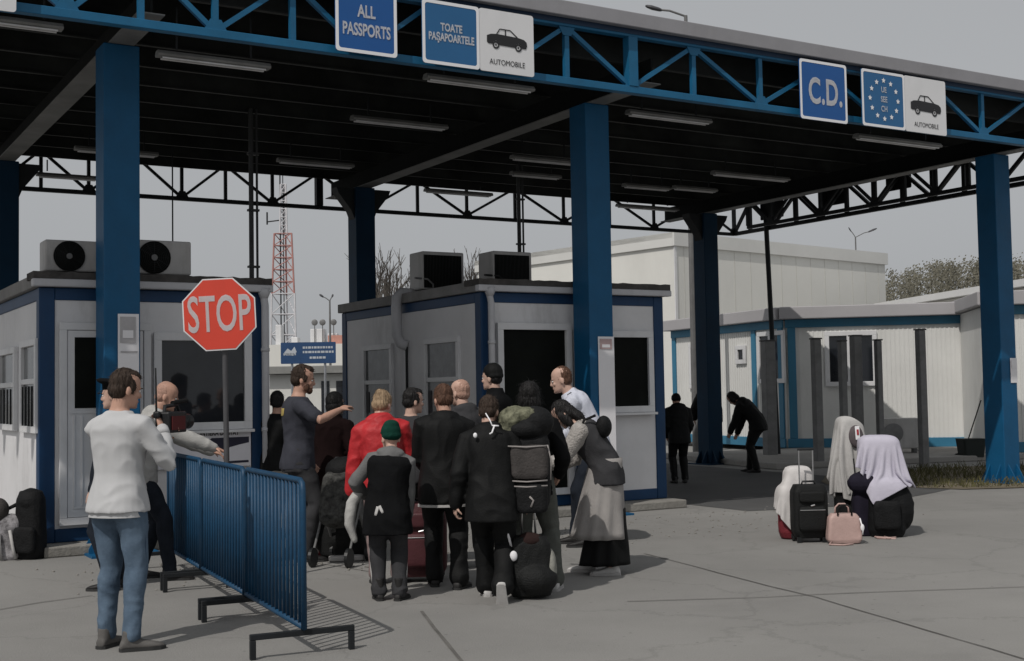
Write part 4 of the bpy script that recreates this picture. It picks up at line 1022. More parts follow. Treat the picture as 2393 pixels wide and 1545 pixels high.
def hand(mb, r, s, curl=25, n_in=None, d=None, spread=1.0, fist=False):
    k = r.k; el, wr = (r.elr, r.wrr) if s > 0 else (r.ell, r.wrl)
    d = (V(*d) if d else (wr - el)).normalized(); n = V(*n_in) if n_in else V(-s, .15, 0)   # n = direction the palm faces
    n = (n - d * n.dot(d)).normalized(); t = d.cross(n) * (-s)                               # thumb side
    if t.length < .1: t = V(0, 1, 0)
    t.normalize()
    rows = []
    for f_, w_, h_ in ((-.015, .024, .020), (.02, .031, .018), (.06, .040, .017), (.088, .040, .014), (.098, .034, .009)):
        rows.append([wr + d * f_ * k + t * (w_ * k * math.cos(2 * math.pi * j / 14)) + n * (h_ * k * math.sin(2 * math.pi * j / 14)) for j in range(14)])
    mb.loft(rows)
    for o, L, rr in ((.031, .072, .0085), (.0105, .080, .009), (-.0105, .074, .0085), (-.031, .058, .0078)):
        b = wr + (d * .09 + t * o * spread) * k; c1 = R(curl * .55); c2 = R(curl * 1.5)
        dd = (d + t * o * 2.2 * spread).normalized()
        p1 = b + (dd * math.cos(c1) + n * math.sin(c1)) * L * .48 * k; p2 = p1 + (dd * math.cos(c2) + n * math.sin(c2)) * L * .30 * k; c3 = R(curl * 2.2)
        p3 = p2 + (dd * math.cos(c3) + n * math.sin(c3)) * L * .24 * k
        mb.tube([b - dd * .01 * k, b, p1, p2, p3], [rr * 1.05 * k, rr * 1.05 * k, rr * k, rr * .92 * k, rr * .75 * k], 8, 0, True, True)
    b = wr + (d * .028 + t * .026) * k; p1 = b + (d * .6 + t * .75 + n * .25).normalized() * .042 * k; p2 = p1 + (d * .85 + t * .35 + n * (.3 + .012 * curl)).normalized() * .034 * k
    mb.tube([b - t * .012 * k, b, p1, p2], [.014 * k, .013 * k, .0105 * k, .008 * k], 8, 0, True, True)
def head_pts(r, x, y, z, hs=1.0): return r.head + r.hM @ V(x, y, z) * r.k * hs
def head(mb, r, hs):
    k = r.k * hs; rows = []
    for z, w, yf, yb in HEADR:
        cy, hy = (yf + yb) / 2, (yf - yb) / 2
        rows.append(ring(r.head + r.hM @ V(0, cy, z) * k, r.hM, w * k, hy * k, 22, 2.25))
    mb.loft(rows)
    E = lambda c, q: mb.ell(r.head + r.hM @ V(*c) * k, [v * k for v in q], 0, r.hM)
    E((0, .096, -.030), (.014, .020, .018)); E((0, .090, -.008), (.009, .014, .024)); E((0, .085, -.068), (.024, .011, .012)); E((0, .080, -.104), (.024, .016, .014)); E((0, .078, .016), (.052, .012, .010))
    for s in (-1, 1): E((.076 * s, -.012, -.022), (.010, .019, .032)); E((.038 * s, .066, -.032), (.022, .018, .02))
    mb.tube([r.neck - r.Mc @ V(0, -.0, .05) * r.k, r.neck + r.Mc @ V(0, 0, .01) * r.k, r.head + r.hM @ V(0, -.02, -.07) * k], [.066 * r.k, .056 * r.k, .055 * r.k], 16)
def merge_mesh(o, mb, mats):
    me = o.data; bm = bmesh.new(); bm.from_mesh(me); base = len(me.materials)
    for m in mats: me.materials.append(m)
    vs_ = [bm.verts.new(v) for v in mb.v]
    for f, mi in zip(mb.f, mb.m):
        try: fc = bm.faces.new([vs_[i] for i in f]); fc.material_index = base + mi; fc.smooth = True
        except ValueError: pass
    bm.normal_update(); bm.to_mesh(me); bm.free()
def person(label, pos, yaw, r, skin=SKIN, hs=1.0, hands=None, vox=.008, bare=True):
    root = thing('person', label, 'person', (pos[0], pos[1], 0), R(yaw))
    root.hide_render = False
    mb = MB(); torso(mb, r, -.012)
    for s in (-1, 1): arm(mb, r, s, -.002); leg(mb, r, s, -.012)
    hands = hands or {}
    for s in (-1, 1): hand(mb, r, s, **hands.get(s, {}))
    for s, an in ((1, r.ankr), (-1, r.ankl)):
        M = r.footM[s]; mb.tube([an, an + M @ V(0, .03, -.045) * r.k, an + M @ V(0, .12, -.06) * r.k], [.036 * r.k, .036 * r.k, .024 * r.k], 10)
    head(mb, r, hs)
    me = remesh(mb, vox * r.k, 3, .45); b = obj_from(me, 'body', skin, root)
    e = MB(); k = r.k * hs
    for s in (-1, 1):
        e.ell(r.head + r.hM @ V(.031 * s, .0785, -.004) * k, (.0125 * k, .010 * k, .008 * k), 0, r.hM, 10, 6); e.ell(r.head + r.hM @ V(.031 * s, .087, -.004) * k, (.0055 * k, .003 * k, .0055 * k), 1, r.hM, 8, 5)
        e.ell(r.head + r.hM @ V(.033 * s, .0895, .017) * k, (.020 * k, .004 * k, .004 * k), 1, r.hM, 8, 5)
    e.ell(r.head + r.hM @ V(0, .0945, -.069) * k, (.021 * k, .004 * k, .005 * k), 2, r.hM, 10, 5)
    merge_mesh(b, e, [EYEW, IRIS, LIPS])
    return root
_seed = [0.0]
def garment(root, name, m, fn, r, amp=.007, vox=.011, freq=(8, 8, 5), hot=None, hotamp=0, it=3):
    mb = MB(); fn(mb); me = remesh(mb, vox * r.k, it, .5); _seed[0] += 3.7
    wrinkle(me, amp * r.k, freq, _seed[0], hot, hotamp)
    return obj_from(me, name, m, root)
def top(root, r, m, name='jacket', g=.014, hem=-.10, sleeve=1.0, flare=.006, amp=.007, neck=.535, armg=None, cuff=0, collar=0, hood=0, bottomband=None, gb=0, arms=(-1, 1)):
    ag = g if armg is None else armg
    def fn(mb):
        torso(mb, r, g, hem, neck, flare, gb=gb)
        for s in arms: arm(mb, r, s, ag, sleeve, cuff)
        if collar: mb.tube([r.neck - r.Mc @ V(0, 0, .04) * r.k, r.neck + r.Mc @ V(0, .0, collar) * r.k], [(.075 + g) * r.k, (.066 + g * .6) * r.k], 16)
        if hood:
            c = r.neck + r.Mc @ V(0, -.055, -.005) * r.k
            mb.ell(c, (.115 * r.k * hood, .065 * r.k * hood, .05 * r.k * hood), 0, r.Mc @ rotx(R(25))); mb.ell(c + r.Mc @ V(0, -.03, -.045) * r.k, (.085 * r.k * hood, .045 * r.k * hood, .07 * r.k * hood), 0, r.Mc)
            for s in (-1, 1): mb.ell(c + r.Mc @ V(.085 * s, .06, .01) * r.k, (.035 * r.k, .06 * r.k, .03 * r.k), 0, r.Mc)
    hot = [(tuple(r.elr), .10 * r.k), (tuple(r.ell), .10 * r.k), (tuple(r.at(.06)[0]), .16 * r.k)]
    return garment(root, name, m, fn, r, amp, .011, (8, 8, 6), hot, amp * .7)
def band(root, r, m, z0, z1, g, flare=0, name='hem'):
    def fn(mb): torso(mb, r, g, z0, z1, flare)
    mb = MB(); fn(mb); return mb.build(name, m, root, smooth=True)
def trousers(root, r, m, g=.012, hemg=.006, amp=.007, name='trousers', waist=.09):
    def fn(mb):
        torso(mb, r, g * .8, -.13, waist)
        for s in (-1, 1): leg(mb, r, s, g, 1.0, hemg)
    hot = [(tuple(r.knr), .10 * r.k), (tuple(r.knl), .10 * r.k), (tuple(r.ankr), .12 * r.k), (tuple(r.ankl), .12 * r.k), (tuple(r.pelvis + V(0, .05, -.1)), .12)]
    return garment(root, name, m, fn, r, amp, .011, (9, 9, 7), hot, amp * .9)
def shoes(root, r, m, sole=None, boots=False, only=(1, -1), sc=1.0):
    for s in only:
        an = r.ankr if s > 0 else r.ankl; M = r.footM[s]; k = r.k * sc
        def P(x, y, z): return an + M @ V(x, y, z - .085) * k
        mb = MB(); rows = []
        for y, w, h, zb in ((-.078, .020, .040, .010), (-.070, .033, .062, .006), (-.03, .038, .085 if not boots else .10, .004), (.02, .040, .082, .004), (.07, .045, .064, .004), (.12, .049, .050, .005), (.165, .044, .040, .008), (.19, .030, .030, .012), (.198, .012, .022, .016)):
            cz = (zb + h) / 2 + .002; rows.append([P(w * math.copysign(abs(math.cos(2 * math.pi * j / 16)) ** .8, math.cos(2 * math.pi * j / 16)), y, cz + (h - zb) / 2 * math.copysign(abs(math.sin(2 * math.pi * j / 16)) ** .8, math.sin(2 * math.pi * j / 16))) for j in range(16)])
        mb.loft(rows)
        top_ = .12 if not boots else .22
        mb.tube([P(0, -.03, .05), P(0, -.022, .09), P(0, -.015, top_)], [.040 * k, .043 * k, .047 * k], 14)
        me = remesh(mb, .007 * k, 2, .4); o = obj_from(me, 'shoe', m, root)
        if sole:
            sb = MB(); rows = []
            out = [(-.082, .016), (-.07, .036), (-.02, .040), (.05, .044), (.12, .053), (.17, .046), (.197, .026), (.204, .008)]
            pr = [(w, y) for y, w in out] + [(-w, y) for y, w in reversed(out)]
            sb.loft([[P(x, y, z) for x, y in pr] for z in (.0, .008, .020)]); sb.build('sole', sole, o, smooth=False)
def hair(root, r, m, style='short', hs=1.0, vox=.007):
    k = r.k * hs; mb = MB()
    E = lambda c, q, M=None: mb.ell(r.head + r.hM @ V(*c) * k, [v * k for v in q], 0, r.hM if M is None else r.hM @ M)
    if style == 'buzz': E((0, -.022, .030), (.0795, .090, .093)); E((0, -.045, -.02), (.072, .058, .06))
    elif style == 'short':
        E((0, -.022, .036), (.083, .096, .096)); E((0, -.05, -.015), (.076, .064, .066)); E((0, .025, .085), (.06, .055, .04))
        for s in (-1, 1): E((.068 * s, .0, .01), (.014, .035, .045))
    elif style == 'bun':
        E((0, -.022, .032), (.084, .098, .095)); E((0, -.055, -.02), (.078, .064, .07)); E((.0, -.085, .075), (.042, .040, .040))
    elif style == 'long':
        E((0, -.020, .034), (.086, .100, .097)); E((0, -.055, -.04), (.088, .065, .10)); E((0, -.075, -.12), (.095, .05, .09))
        for s in (-1, 1): E((.075 * s, .015, -.06), (.022, .045, .095))
    elif style == 'bob':
        E((0, -.022, .034), (.087, .100, .097)); E((0, -.05, -.035), (.086, .066, .085))
        for s in (-1, 1): E((.074 * s, .01, -.03), (.020, .045, .075))
    me = remesh(mb, vox * k, 2, .4); _seed[0] += 2.1; wrinkle(me, .006 * k, (60, 60, 14), _seed[0])
    o = obj_from(me, 'hair', m, root); rs = random.Random(int(_seed[0] * 10)); n = len(me.vertices)
    if style != 'buzz' or m is not HAIRM['stubble']:
        st = MB(); dn = r.hM @ V(0, -.25, -1); Ln = .012 if style == 'buzz' else .03 if style in ('short', 'bun') else .055
        cr = r.head + r.hM @ V(0, -.05, .09) * k
        for i in range(650):
            v = me.vertices[rs.randrange(n)]; nn = v.normal; t = (v.co - cr); t = (t - nn * t.dot(nn)); t = (t.normalized() if t.length > 1e-4 else dn) + V(rs.gauss(0, .25), rs.gauss(0, .25), rs.gauss(0, .25))
            w = nn.cross(t).normalized() * .0016 * k; L = Ln * rs.uniform(.5, 1.3) * k; p0 = v.co - nn * .002; p1 = p0 + t * L * .55 + nn * .004 * k; p2 = p0 + t * L + nn * rs.uniform(-.004, .008) * k
            st.add([p0 - w, p0 + w, p1 + w * .8, p1 - w * .8, p2], [(0, 1, 2, 3), (3, 2, 4)])
        merge_mesh(o, st, [m]); me.materials.pop(index=1) if False else None
    return o
def beanie(root, r, m, hs=1.0, h=1.0, name='beanie', peak=None, low=0.0):
    k = r.k * hs; mb = MB()
    E = lambda c, q: mb.ell(r.head + r.hM @ V(*c) * k, [v * k for v in q], 0, r.hM)
    E((0, -.018, .048 - low), (.087, .102, .088 * h)); E((0, -.03, .01 - low), (.088, .092, .05))
    if peak: E((0, .09, .045), (.06, .055, .012)); E((.0, -.03, .10), (.07, .08, .05))
    me = remesh(mb, .008 * k, 3, .5); wrinkle(me, .003 * k, (30, 30, 8), 4.0); return obj_from(me, name, m, root)
def police_cap(root, r, m, hs=1.0):
    k = r.k * hs; mb = MB(); M = r.hM
    def rg_(z, rx, ry, y0=0, tz=0): return [r.head + M @ V(rx * math.cos(2 * math.pi * j / 28), y0 + ry * math.sin(2 * math.pi * j / 28), z + tz * math.sin(2 * math.pi * j / 28)) * k for j in range(28)]
    mb.loft([rg_(.045, .084, .100, -.012), rg_(.085, .086, .102, -.012, .01), rg_(.10, .118, .130, -.004, .02), rg_(.118, .122, .134, 0, .022), rg_(.130, .09, .10, 0, .018), rg_(.134, .02, .02, 0, .0)])
    c = mb.build('cap', m, root, smooth=True); mb = MB()
    vis = [(.075, .045), (.062, .085), (.035, .125), (0, .138), (-.035, .125), (-.062, .085), (-.075, .045)]
    mb.loft([[r.head + M @ V(x, y, .045 - (y - .045) * .35 + dz) * k for x, y in vis] for dz in (0, .006)], 0, False, False); mb.build('visor', BLACKP, c, smooth=True)
    return c
def px_pos(px, py, D=None):
    if D is None: return G(px, py)
    p = Yd(px, py, D); p.z = 0; return p

# colours of clothing
C_WHITE = mat('cloth_white_sweat', (.47, .473, .48), .95, 0, .04, 3, .05, 120, .05); C_JEAN = mat('cloth_jeans', (.065, .10, .15), .9, 0, .3, 3.5, .2, 120, .1, col2=(.11, .155, .21)); C_BLACK = mat('cloth_black', (.0045, .0048, .005), .72, 0, .3, 5, .22, 90, .22); C_BLACK2 = cloth('black_soft', (.0075, .0078, .0085), .3)
C_NAVY = cloth('navy', (.048, .050, .062), .2); C_CHAR = cloth('charcoal', (.045, .045, .048), .2); C_GREY = cloth('grey', (.14, .14, .14), .2); C_LGREY = cloth('light_grey', (.40, .395, .38), .12); C_RED = mat('cloth_red_puffer', (.42, .02, .025), .6, 0, .18, 9, .3, 26, .35)
C_SHIRT = cloth('pale_blue_shirt', (.56, .58, .66), .06); C_MAUVE = cloth('mauve', (.22, .165, .16), .15); C_SKIRT = cloth('skirt_grey', (.30, .285, .275), .12); C_GREEN = cloth('green_wool', (.008, .045, .032), .25); C_MAROON = cloth('dark_maroon', (.010, .005, .005), .3); C_DJEAN = cloth('dark_jeans', (.018, .022, .030), .3); C_SAGE = cloth('sage_jeans', (.10, .105, .095), .25); C_KNIT = mat('cloth_grey_knit', (.36, .34, .32), .95, 0, .15, 14, .9, 60, .15)
SHOEB = mat('shoe_black', (.015, .014, .014), .6, 0, .3, 8); SHOEG = mat('shoe_grey', (.10, .095, .09), .8, 0, .25, 8); SHOEW = mat('shoe_white', (.55, .54, .53), .7, 0, .12, 10, dirt=.4); SOLEW = mat('sole_pale', (.42, .41, .40), .8, 0, .15, 10); SOLED = mat('sole_dark', (.03, .03, .03), .8)

# ---- 1 the man filming
r = Rig(1.77, lean=2, hyaw=-28, hpitch=12, wr=(.19, .19, 1.37), wl=(.09, .27, 1.33), er=(.55, -.5, -1), el=(-.6, -.3, -1), fr=(.115, -.02, 0), fl=(-.12, .03, 0), yawr=-48, yawl=5, bulk=1.0, drop=-.014)
p = G(278, 1512); P1 = p
me_ = person('man in a white sweatshirt and blue jeans filming with a black video camera', p, -20, r, SKIN, 1.0, {1: dict(curl=45, n_in=(-1, .1, .1)), -1: dict(curl=40, n_in=(1, .2, .3))}, .0065)
t_ = top(me_, r, C_WHITE, 'sweatshirt', .018, -.085, 1.0, .024, .009, .55, .016)
band(me_, r, C_WHITE, -.115, -.075, .020, .004, 'ribbed_hem')
jn = trousers(me_, r, C_JEAN, .014, .012, .008, waist=-.03)
JST = mat('jeans_pocket', (.06, .095, .145), .9, 0, .25, 30, .2, 150, .1)
for s in (-1, 1):
    kn_, an_, hp_ = (r.knr, r.ankr, r.hipr) if s > 0 else (r.knl, r.ankl, r.hipl)
    for o_ in (V(.094 * s, 0, 0),):
        mb = MB(); mb.tube([hp_ + o_ * 1.08 + V(0, 0, -.06), hp_.lerp(kn_, .45) + o_ * .92, kn_ + o_ * .74, kn_.lerp(an_, .5) + o_ * .58, kn_.lerp(an_, .95) + o_ * .50], .004, 6); mb.build('seam', JST, jn, smooth=True)
for s in (-1, 1): patch(jn, r.pelvis + V(.080 * s, -.4, -.06), (0, 1, 0), (0, 0, 1), .125, .14, 'pocket', JST)
for s in (-1, 1):
    wr_, el_ = (r.wrr, r.elr) if s > 0 else (r.wrl, r.ell)
    mb = MB(); mb.tube([wr_.lerp(el_, .16), wr_.lerp(el_, -.02)], [.047, .043], 14); mb.build('cuff', C_WHITE, me_, smooth=True)
shoes(me_, r, SHOEG, SOLED); hair(me_, r, HAIRM['brown'], 'short')
camp = p + rotz(R(-20)) @ ((r.wrr + r.wrl) / 2 + V(.02, .10, .07))
vc = thing('video_camera', 'black video camera with a raised handle held by the man in the white sweatshirt', 'video camera', camp, R(-14))
mb = MB(); mb.box((0, 0, 0), (.105, .24, .14)); mb.bb((-.045, -.16, .03), (.0, -.121, .075)); mb.build('body', BLACKP, vc, .012)
mb = MB(); mb.bb((.054, -.09, -.05), (.062, .08, .04)); mb.build('hand_strap', mat('strap_red', (.09, .012, .012), .8), vc)
mb = MB(); mb.tube([(0, .10, .0), (0, .17, 0), (0, .175, 0), (0, .22, 0)], [.042, .042, .05, .052], 18); l_ = mb.build('lens', BLACKP, vc, smooth=False); mb = MB(); mb.tube([(0, .215, 0), (0, .2215, 0)], .043, 18); mb.build('glass', GLASSD, l_)
mb = MB(); mb.tube([(0, -.09, .05), (0, -.08, .105), (0, .07, .115), (0, .11, .06)], .013, 10); mb.build('handle', BLACKP, vc)
mb = MB(); mb.tube([(.0, .02, .125), (.0, .20, .14)], [.017, .017], 10); mb.build('microphone', C_BLACK, vc)
mb = MB(); mb.tube([(-.05, -.1, .02), (-.055, -.1, .36)], [.008, .005], 8); mb.build('antenna', BLACKP, vc)
mb = MB(); mb.box((-.07, .03, .02), (.012, .09, .065), 0, rotz(R(25))); mb.box((.045, -.06, .03), (.006, .05, .035)); mb.build('screen', PVC, vc, .004)

# ---- 2 capped officer half hidden behind him
r = Rig(1.77, hyaw=8, hpitch=4, wl=(-.19, .10, .84), wr=(.19, .10, .84)); p = px_pos(271, 1300, 10.6)
q = person('person in a dark peaked cap mostly hidden behind the man filming', p, 78, r, SKINP)
top(q, r, C_DJEAN, 'jacket', .016); trousers(q, r, C_DJEAN); shoes(q, r, SHOEB, SOLED); police_cap(q, r, C_BLACK2); hair(q, r, HAIRM['brown'], 'buzz')

# ---- 3 bald man leaning on the barrier
r = Rig(1.80, lean=20, hyaw=0, hpitch=18, wr=(.14, .56, 1.10), wl=(-.20, .50, 1.08), er=(.5, -.5, -1), el=(-.6, -.3, -1), fr=(.10, .16, 0), fl=(-.10, -.10, 0), pel=(0, -.08), drop=.03)
p = px_pos(352, 1330, 11.1)
q = person('bald man in a pale grey hoodie leaning towards the blue barrier', p, -76, r, SKIN, 1.0, {1: dict(curl=30, n_in=(0, 0, -1)), -1: dict(curl=30, n_in=(0, 0, -1))})
top(q, r, C_LGREY, 'hoodie', .024, -.09, 1.0, .008, .010, .55, .022, hood=1.0); trousers(q, r, C_DJEAN, .016); shoes(q, r, SHOEB, SOLED); hair(q, r, HAIRM['stubble'], 'buzz', .985)
mb = MB(); torso(mb, r, .027, -.12, -.06); mb.build('waistband', C_BLACK2, q, smooth=True)

# ---- 4 tall man in navy T-shirt, arm out
r = Rig(1.91, lean=2, hyaw=-6, hpitch=10, wr=(.27, .33, 1.33), wl=(-.20, .10, .88), er=(.9, -.5, -.5), fr=(.12, .03, 0), fl=(-.12, -.05, 0), bulk=1.12)
p = px_pos(698, 1290, 12.2)
q = person('tall bearded man in a navy T-shirt pointing with an outstretched bare arm', p, -74, r, SKIN, 1.0, {1: dict(curl=35, n_in=(-.2, 0, -1)), -1: dict(curl=30)})
ts = top(q, r, C_NAVY, 'tee_shirt', .018, -.11, .5, .006, .008, .535, .018, .006); trousers(q, r, C_CHAR, .02); shoes(q, r, SHOEB, SOLED); hair(q, r, HAIRM['brown'], 'short')
k = r.k; mb = MB()
for c, w in (((0, .07, -.095), (.056, .030, .034)), ((.05, .04, -.07), (.016, .03, .04)), ((-.05, .04, -.07), (.016, .03, .04))): mb.ell(r.head + r.hM @ V(*c) * k, [v * k for v in w], 0, r.hM)
me = remesh(mb, .007, 2, .4); obj_from(me, 'beard', HAIRM['reddish'], q)
sp, M = r.at(.38, .0, -.6); patch(ts, sp, (0, 1, 0), (0, 0, 1), .20, .075, 'back_print', mat('yellow_print', (.42, .32, .10), .7), q, .004)

# ---- 5 dark person with round black hat beside him
r = Rig(1.64, lean=10, side=4, hyaw=-30, wr=(.22, .2, .95), wl=(-.24, .1, .85))
p = px_pos(768, 1290, 13.0)
q = person('person in a long dark maroon coat and black knitted hat by the pointing man', p, -14, r, SKINP)
top(q, r, C_MAROON, 'coat', .034, -.42, 1.0, .02, .009, .55, .026, collar=.04); trousers(q, r, C_BLACK, .016); shoes(q, r, SHOEB, SOLED); beanie(q, r, C_BLACK, 1.0); hair(q, r, HAIRM['black'], 'bob')

# ---- 6 woman in red jacket
r = Rig(1.66, lean=12, side=-4, hyaw=-25, hpitch=22, wl=(-.30, .12, .80), wr=(.16, .30, .95), fr=(.12, .02, 0), fl=(-.08, .0, 0))
p = px_pos(898, 1372, 10.6)
q = person('woman with tied fair hair in a bright red padded jacket, back turned', p, 4, r, SKINP, 1.0, {-1: dict(curl=35)})
top(q, r, C_RED, 'padded_jacket', .040, -.10, 1.0, .0, .013, .55, .034, hood=1.15); trousers(q, r, C_MAUVE, .022, .016); shoes(q, r, SHOEG, SOLED); hair(q, r, HAIRM['blond'], 'bun')

# ---- 7 child with green cap
r = Rig(1.37, lean=7, side=5, twist=-10, hyaw=22, hpitch=6, wl=(-.22, .26, 1.02), wr=(.20, .10, .78), fr=(.11, -.02, 0), fl=(-.09, .02, 0), yawr=-25, yawl=10, el=(-1, -.3, -.6))
p = G(905, 1398)
q = person('child in a green woollen cap and black padded waistcoat with grey hood', p, 6, r, SKINP, 1.14, {-1: dict(curl=30, n_in=(1, .3, .2))}, .007)
top(q, r, C_GREY, 'hoodie', .026, -.06, 1.0, .0, .008, .55, .026, hood=1.25)
wc = top(q, r, C_BLACK2, 'waistcoat', .062, -.26, 1.0, .012, .012, .50, .03, arms=())
sp, M = r.at(-.02, -.09, -.5); patch(wc, sp + V(-.012, 0, 0), (0, 1, 0), (.3, 0, 1), .022, .07, 'emblem', SOLEW, q, .004, 4); patch(wc, sp + V(.022, 0, .012), (0, 1, 0), (-.5, 0, 1), .022, .06, 'emblem', SOLEW, q, .004, 4)
trousers(q, r, C_CHAR, .03, .016); shoes(q, r, SHOEB, SOLED, True); beanie(q, r, C_GREEN, 1.14, 1.0, 'cap', True)
for s in (-1, 1):
    mb = MB(); kn, an, hp = (r.knr, r.ankr, r.hipr) if s > 0 else (r.knl, r.ankl, r.hipl)
    o_ = V(s * .080, -.02, 0) * r.k; mb.tube([hp.lerp(kn, .5) + o_ * 1.1, kn + o_ * .95, kn.lerp(an, .5) + o_ * .9, kn.lerp(an, .9) + o_ * .75], .007, 8); mb.build('side_stripe', SOLEW, q, smooth=True)
mb = MB(); limb(mb, [r.shl + V(-.09, .10, -.22), r.shl + V(-.17, .06, -.34), r.shl + V(-.19, .04, -.50), r.shl + V(-.15, .04, -.62)], [.035, .045, .042, .025]); me = remesh(mb, .01, 3); wrinkle(me, .008, (9, 9, 7), 3.3)
wb = obj_from(me, 'white_scarf', C_LGREY, None); wb.location = q.location; wb.rotation_euler = q.rotation_euler; tag(wb, 'limp white cloth hanging at the side of the child in the green cap', 'scarf')

# ---- 8 black jacket with dark brown hair
r = Rig(1.69, lean=8, side=4, twist=14, hyaw=22, hpitch=16, wl=(-.16, .30, 1.0), wr=(.26, .10, .82), fr=(.13, -.10, 0), fl=(-.09, .08, 0), yawr=-20, bulk=1.06)
p = G(1036, 1368)
q = person('person in a black jacket with dark cropped hair between red jacket and bald man', p, 0, r, SKIN)
top(q, r, C_BLACK, 'jacket', .034, -.20, 1.0, .006, .010, .55, .030, collar=.03, hood=.9); trousers(q, r, C_BLACK, .028, .02); shoes(q, r, SHOEB, SOLED); hair(q, r, HAIRM['reddish'], 'short')
band(q, r, SOLEW, -.225, -.205, .036, .006, 'pale_hem')

# ---- 9 bald man looking left, 10 beanie man, 11 officer in white shirt
r = Rig(1.74, lean=8, side=-5, twist=20, hyaw=34, hpitch=4, bulk=1.05); p = px_pos(1100, 1340, 11.5)
q = person('bald man in a dark grey hoodie seen from behind in the crowd', p, 12, r, SKINP)
top(q, r, C_CHAR, 'hoodie', .028, -.1, 1.0, .006, .009, .55, .026, hood=1.0); trousers(q, r, C_BLACK, .018); shoes(q, r, SHOEB, SOLED); hair(q, r, HAIRM['stubble'], 'buzz', .975)
r = Rig(1.90, lean=2, hyaw=0, hpitch=4); p = px_pos(1160, 1290, 13.1)
q = person('man in a black knitted beanie and dark jacket before the open doorway', p, 62, r, SKINP)
top(q, r, C_BLACK2, 'jacket', .024, -.1, 1.0, .004, .008, .55, .022, collar=.05); trousers(q, r, C_BLACK, .016); shoes(q, r, SHOEB, SOLED); beanie(q, r, C_BLACK, 1.0, 1.05); hair(q, r, HAIRM['black'], 'buzz')
r = Rig(1.95, lean=32, side=0, hyaw=0, hpitch=14, wl=(-.16, .40, .95), wr=(.26, .28, .92), fr=(.12, .05, 0), fl=(-.12, -.08, 0), pel=(0, -.16))
p = px_pos(1352, 1290, 13.0)
q = person('fair cropped man in a pale uniform shirt with dark shoulder tabs, bending forward', p, 84, r, SKINP)
top(q, r, C_SHIRT, 'shirt', .022, -.09, 1.0, .004, .009, .55, .022, collar=.03); trousers(q, r, C_DJEAN, .016); shoes(q, r, SHOEB, SOLED); hair(q, r, HAIRM['reddish'], 'buzz', 1.0)
for s in (-1, 1):
    c = (r.shr if s > 0 else r.shl) + r.Mc @ V(-.05 * s, 0, .088); mb = MB(); mb.box(c, (.11, .05, .008), 0, r.Mc @ roty(R(16 * s))); mb.build('shoulder_tab', C_DJEAN, q, .003)

# ---- 12 walker in black hoodie, heel raised
r = Rig(1.63, lean=12, side=-3, hyaw=-14, hpitch=12, wl=(-.30, .02, .80), wr=(.30, .12, .84), fr=(.06, -.30, 0), fl=(-.06, .24, 0), footr=68, yawr=-6, drop=.06)
p = G(1150, 1398)
q = person('person with brown hair walking away in a black hoodie, right heel lifted', p, 0, r, SKINP, 1.0, {-1: dict(curl=50, n_in=(.8, .3, 0))}, .007)
top(q, r, C_BLACK, 'hoodie', .044, -.22, 1.0, .012, .010, .55, .032, hood=1.1); trousers(q, r, C_BLACK, .034, .024); shoes(q, r, SHOEW, SOLEW); hair(q, r, HAIRM['brown'], 'short')
sp, M = r.at(.47, .0, -.115 - .05); mb = MB()
mb.tube([sp + M @ V(-.01, -.005, .16), sp + M @ V(.02, -.02, .10), sp + M @ V(.035, -.03, .055)], .005, 8); mb.tube([sp + M @ V(.035, -.035, .055), sp + M @ V(.085, -.03, .05)], .0065, 8); mb.tube([sp + M @ V(.05, -.035, .05), sp + M @ V(.03, -.04, -.0), sp + M @ V(.01, -.04, -.01)], .0065, 8); mb.ell(sp + M @ V(-.10, -.03, -.01), (.016, .010, .020)); mb.build('drawcord', LETW, q, smooth=True)

# ---- 13 trekker with the tall backpack
r = Rig(1.70, lean=7, hyaw=0, wl=(-.24, .16, .95), wr=(.24, .16, .95), fr=(.19, .03, 0), fl=(-.04, -.05, 0), drop=.03); p13 = px_pos(1240, 1360, 10.1); p = p13; Y13 = -2
q = person('black haired person in sage jeans carrying a tall camping backpack', p, Y13, r, SKIN)
top(q, r, C_BLACK2, 'jacket', .022, -.12, 1.0, .004, .008, .55, .024); trousers(q, r, C_SAGE, .024, .014, .010); shoes(q, r, SHOEW, SOLEW); hair(q, r, HAIRM['black'], 'bob')
def blob(name, parts, m, parent, vox=.011, amp=.006, it=3, freq=(8, 8, 6)):
    mb = MB()
    for kind, *a in parts:
        if kind == 'e': mb.ell(*a)
        elif kind == 'b': rbox(mb, *a)
        elif kind == 't': mb.tube(*a)
    me = remesh(mb, vox, it, .5); _seed[0] += 1.3; wrinkle(me, amp, freq, _seed[0]); return obj_from(me, name, m, parent)
def rbox(mb, c, s, r_=.04, rot=None, taper=1.0):
    rows = []
    for f in np.linspace(-1, 1, 9):
        e = math.sqrt(max(0, 1 - abs(f) ** 6)); t = 1 + (taper - 1) * (f + 1) / 2
        rows.append([Vector(c) + ((rot @ V(x, y, 0)) if rot is not None else V(x, y, 0)) + ((rot @ V(0, 0, f * s[2] / 2)) if rot is not None else V(0, 0, f * s[2] / 2)) for x, y in rrect(s[0] * t * (.82 + .18 * e), s[1] * t * (.82 + .18 * e), r_)])
    mb.loft(rows)
PKB = mat('pack_black', (.006, .0063, .007), .75, 0, .35, 12, .4, 60, .25); PKG = mat('pack_grey', (.055, .05, .048), .8, 0, .25, 12, .4, 60, .2); PKC = mat('pack_mottled', (.05, .055, .035), .85, 0, .6, 14, .4, 50, .2, col2=(.16, .16, .11))
bp = thing('backpack', 'tall black camping backpack with mottled bedding on top, worn in the crowd', 'backpack', p + rotz(R(Y13)) @ r.at(.12, -.02, -.30)[0], R(Y13))
blob('main_compartment', [('b', (0, 0, -.04), (.36, .26, .62), .08)], PKB, bp)
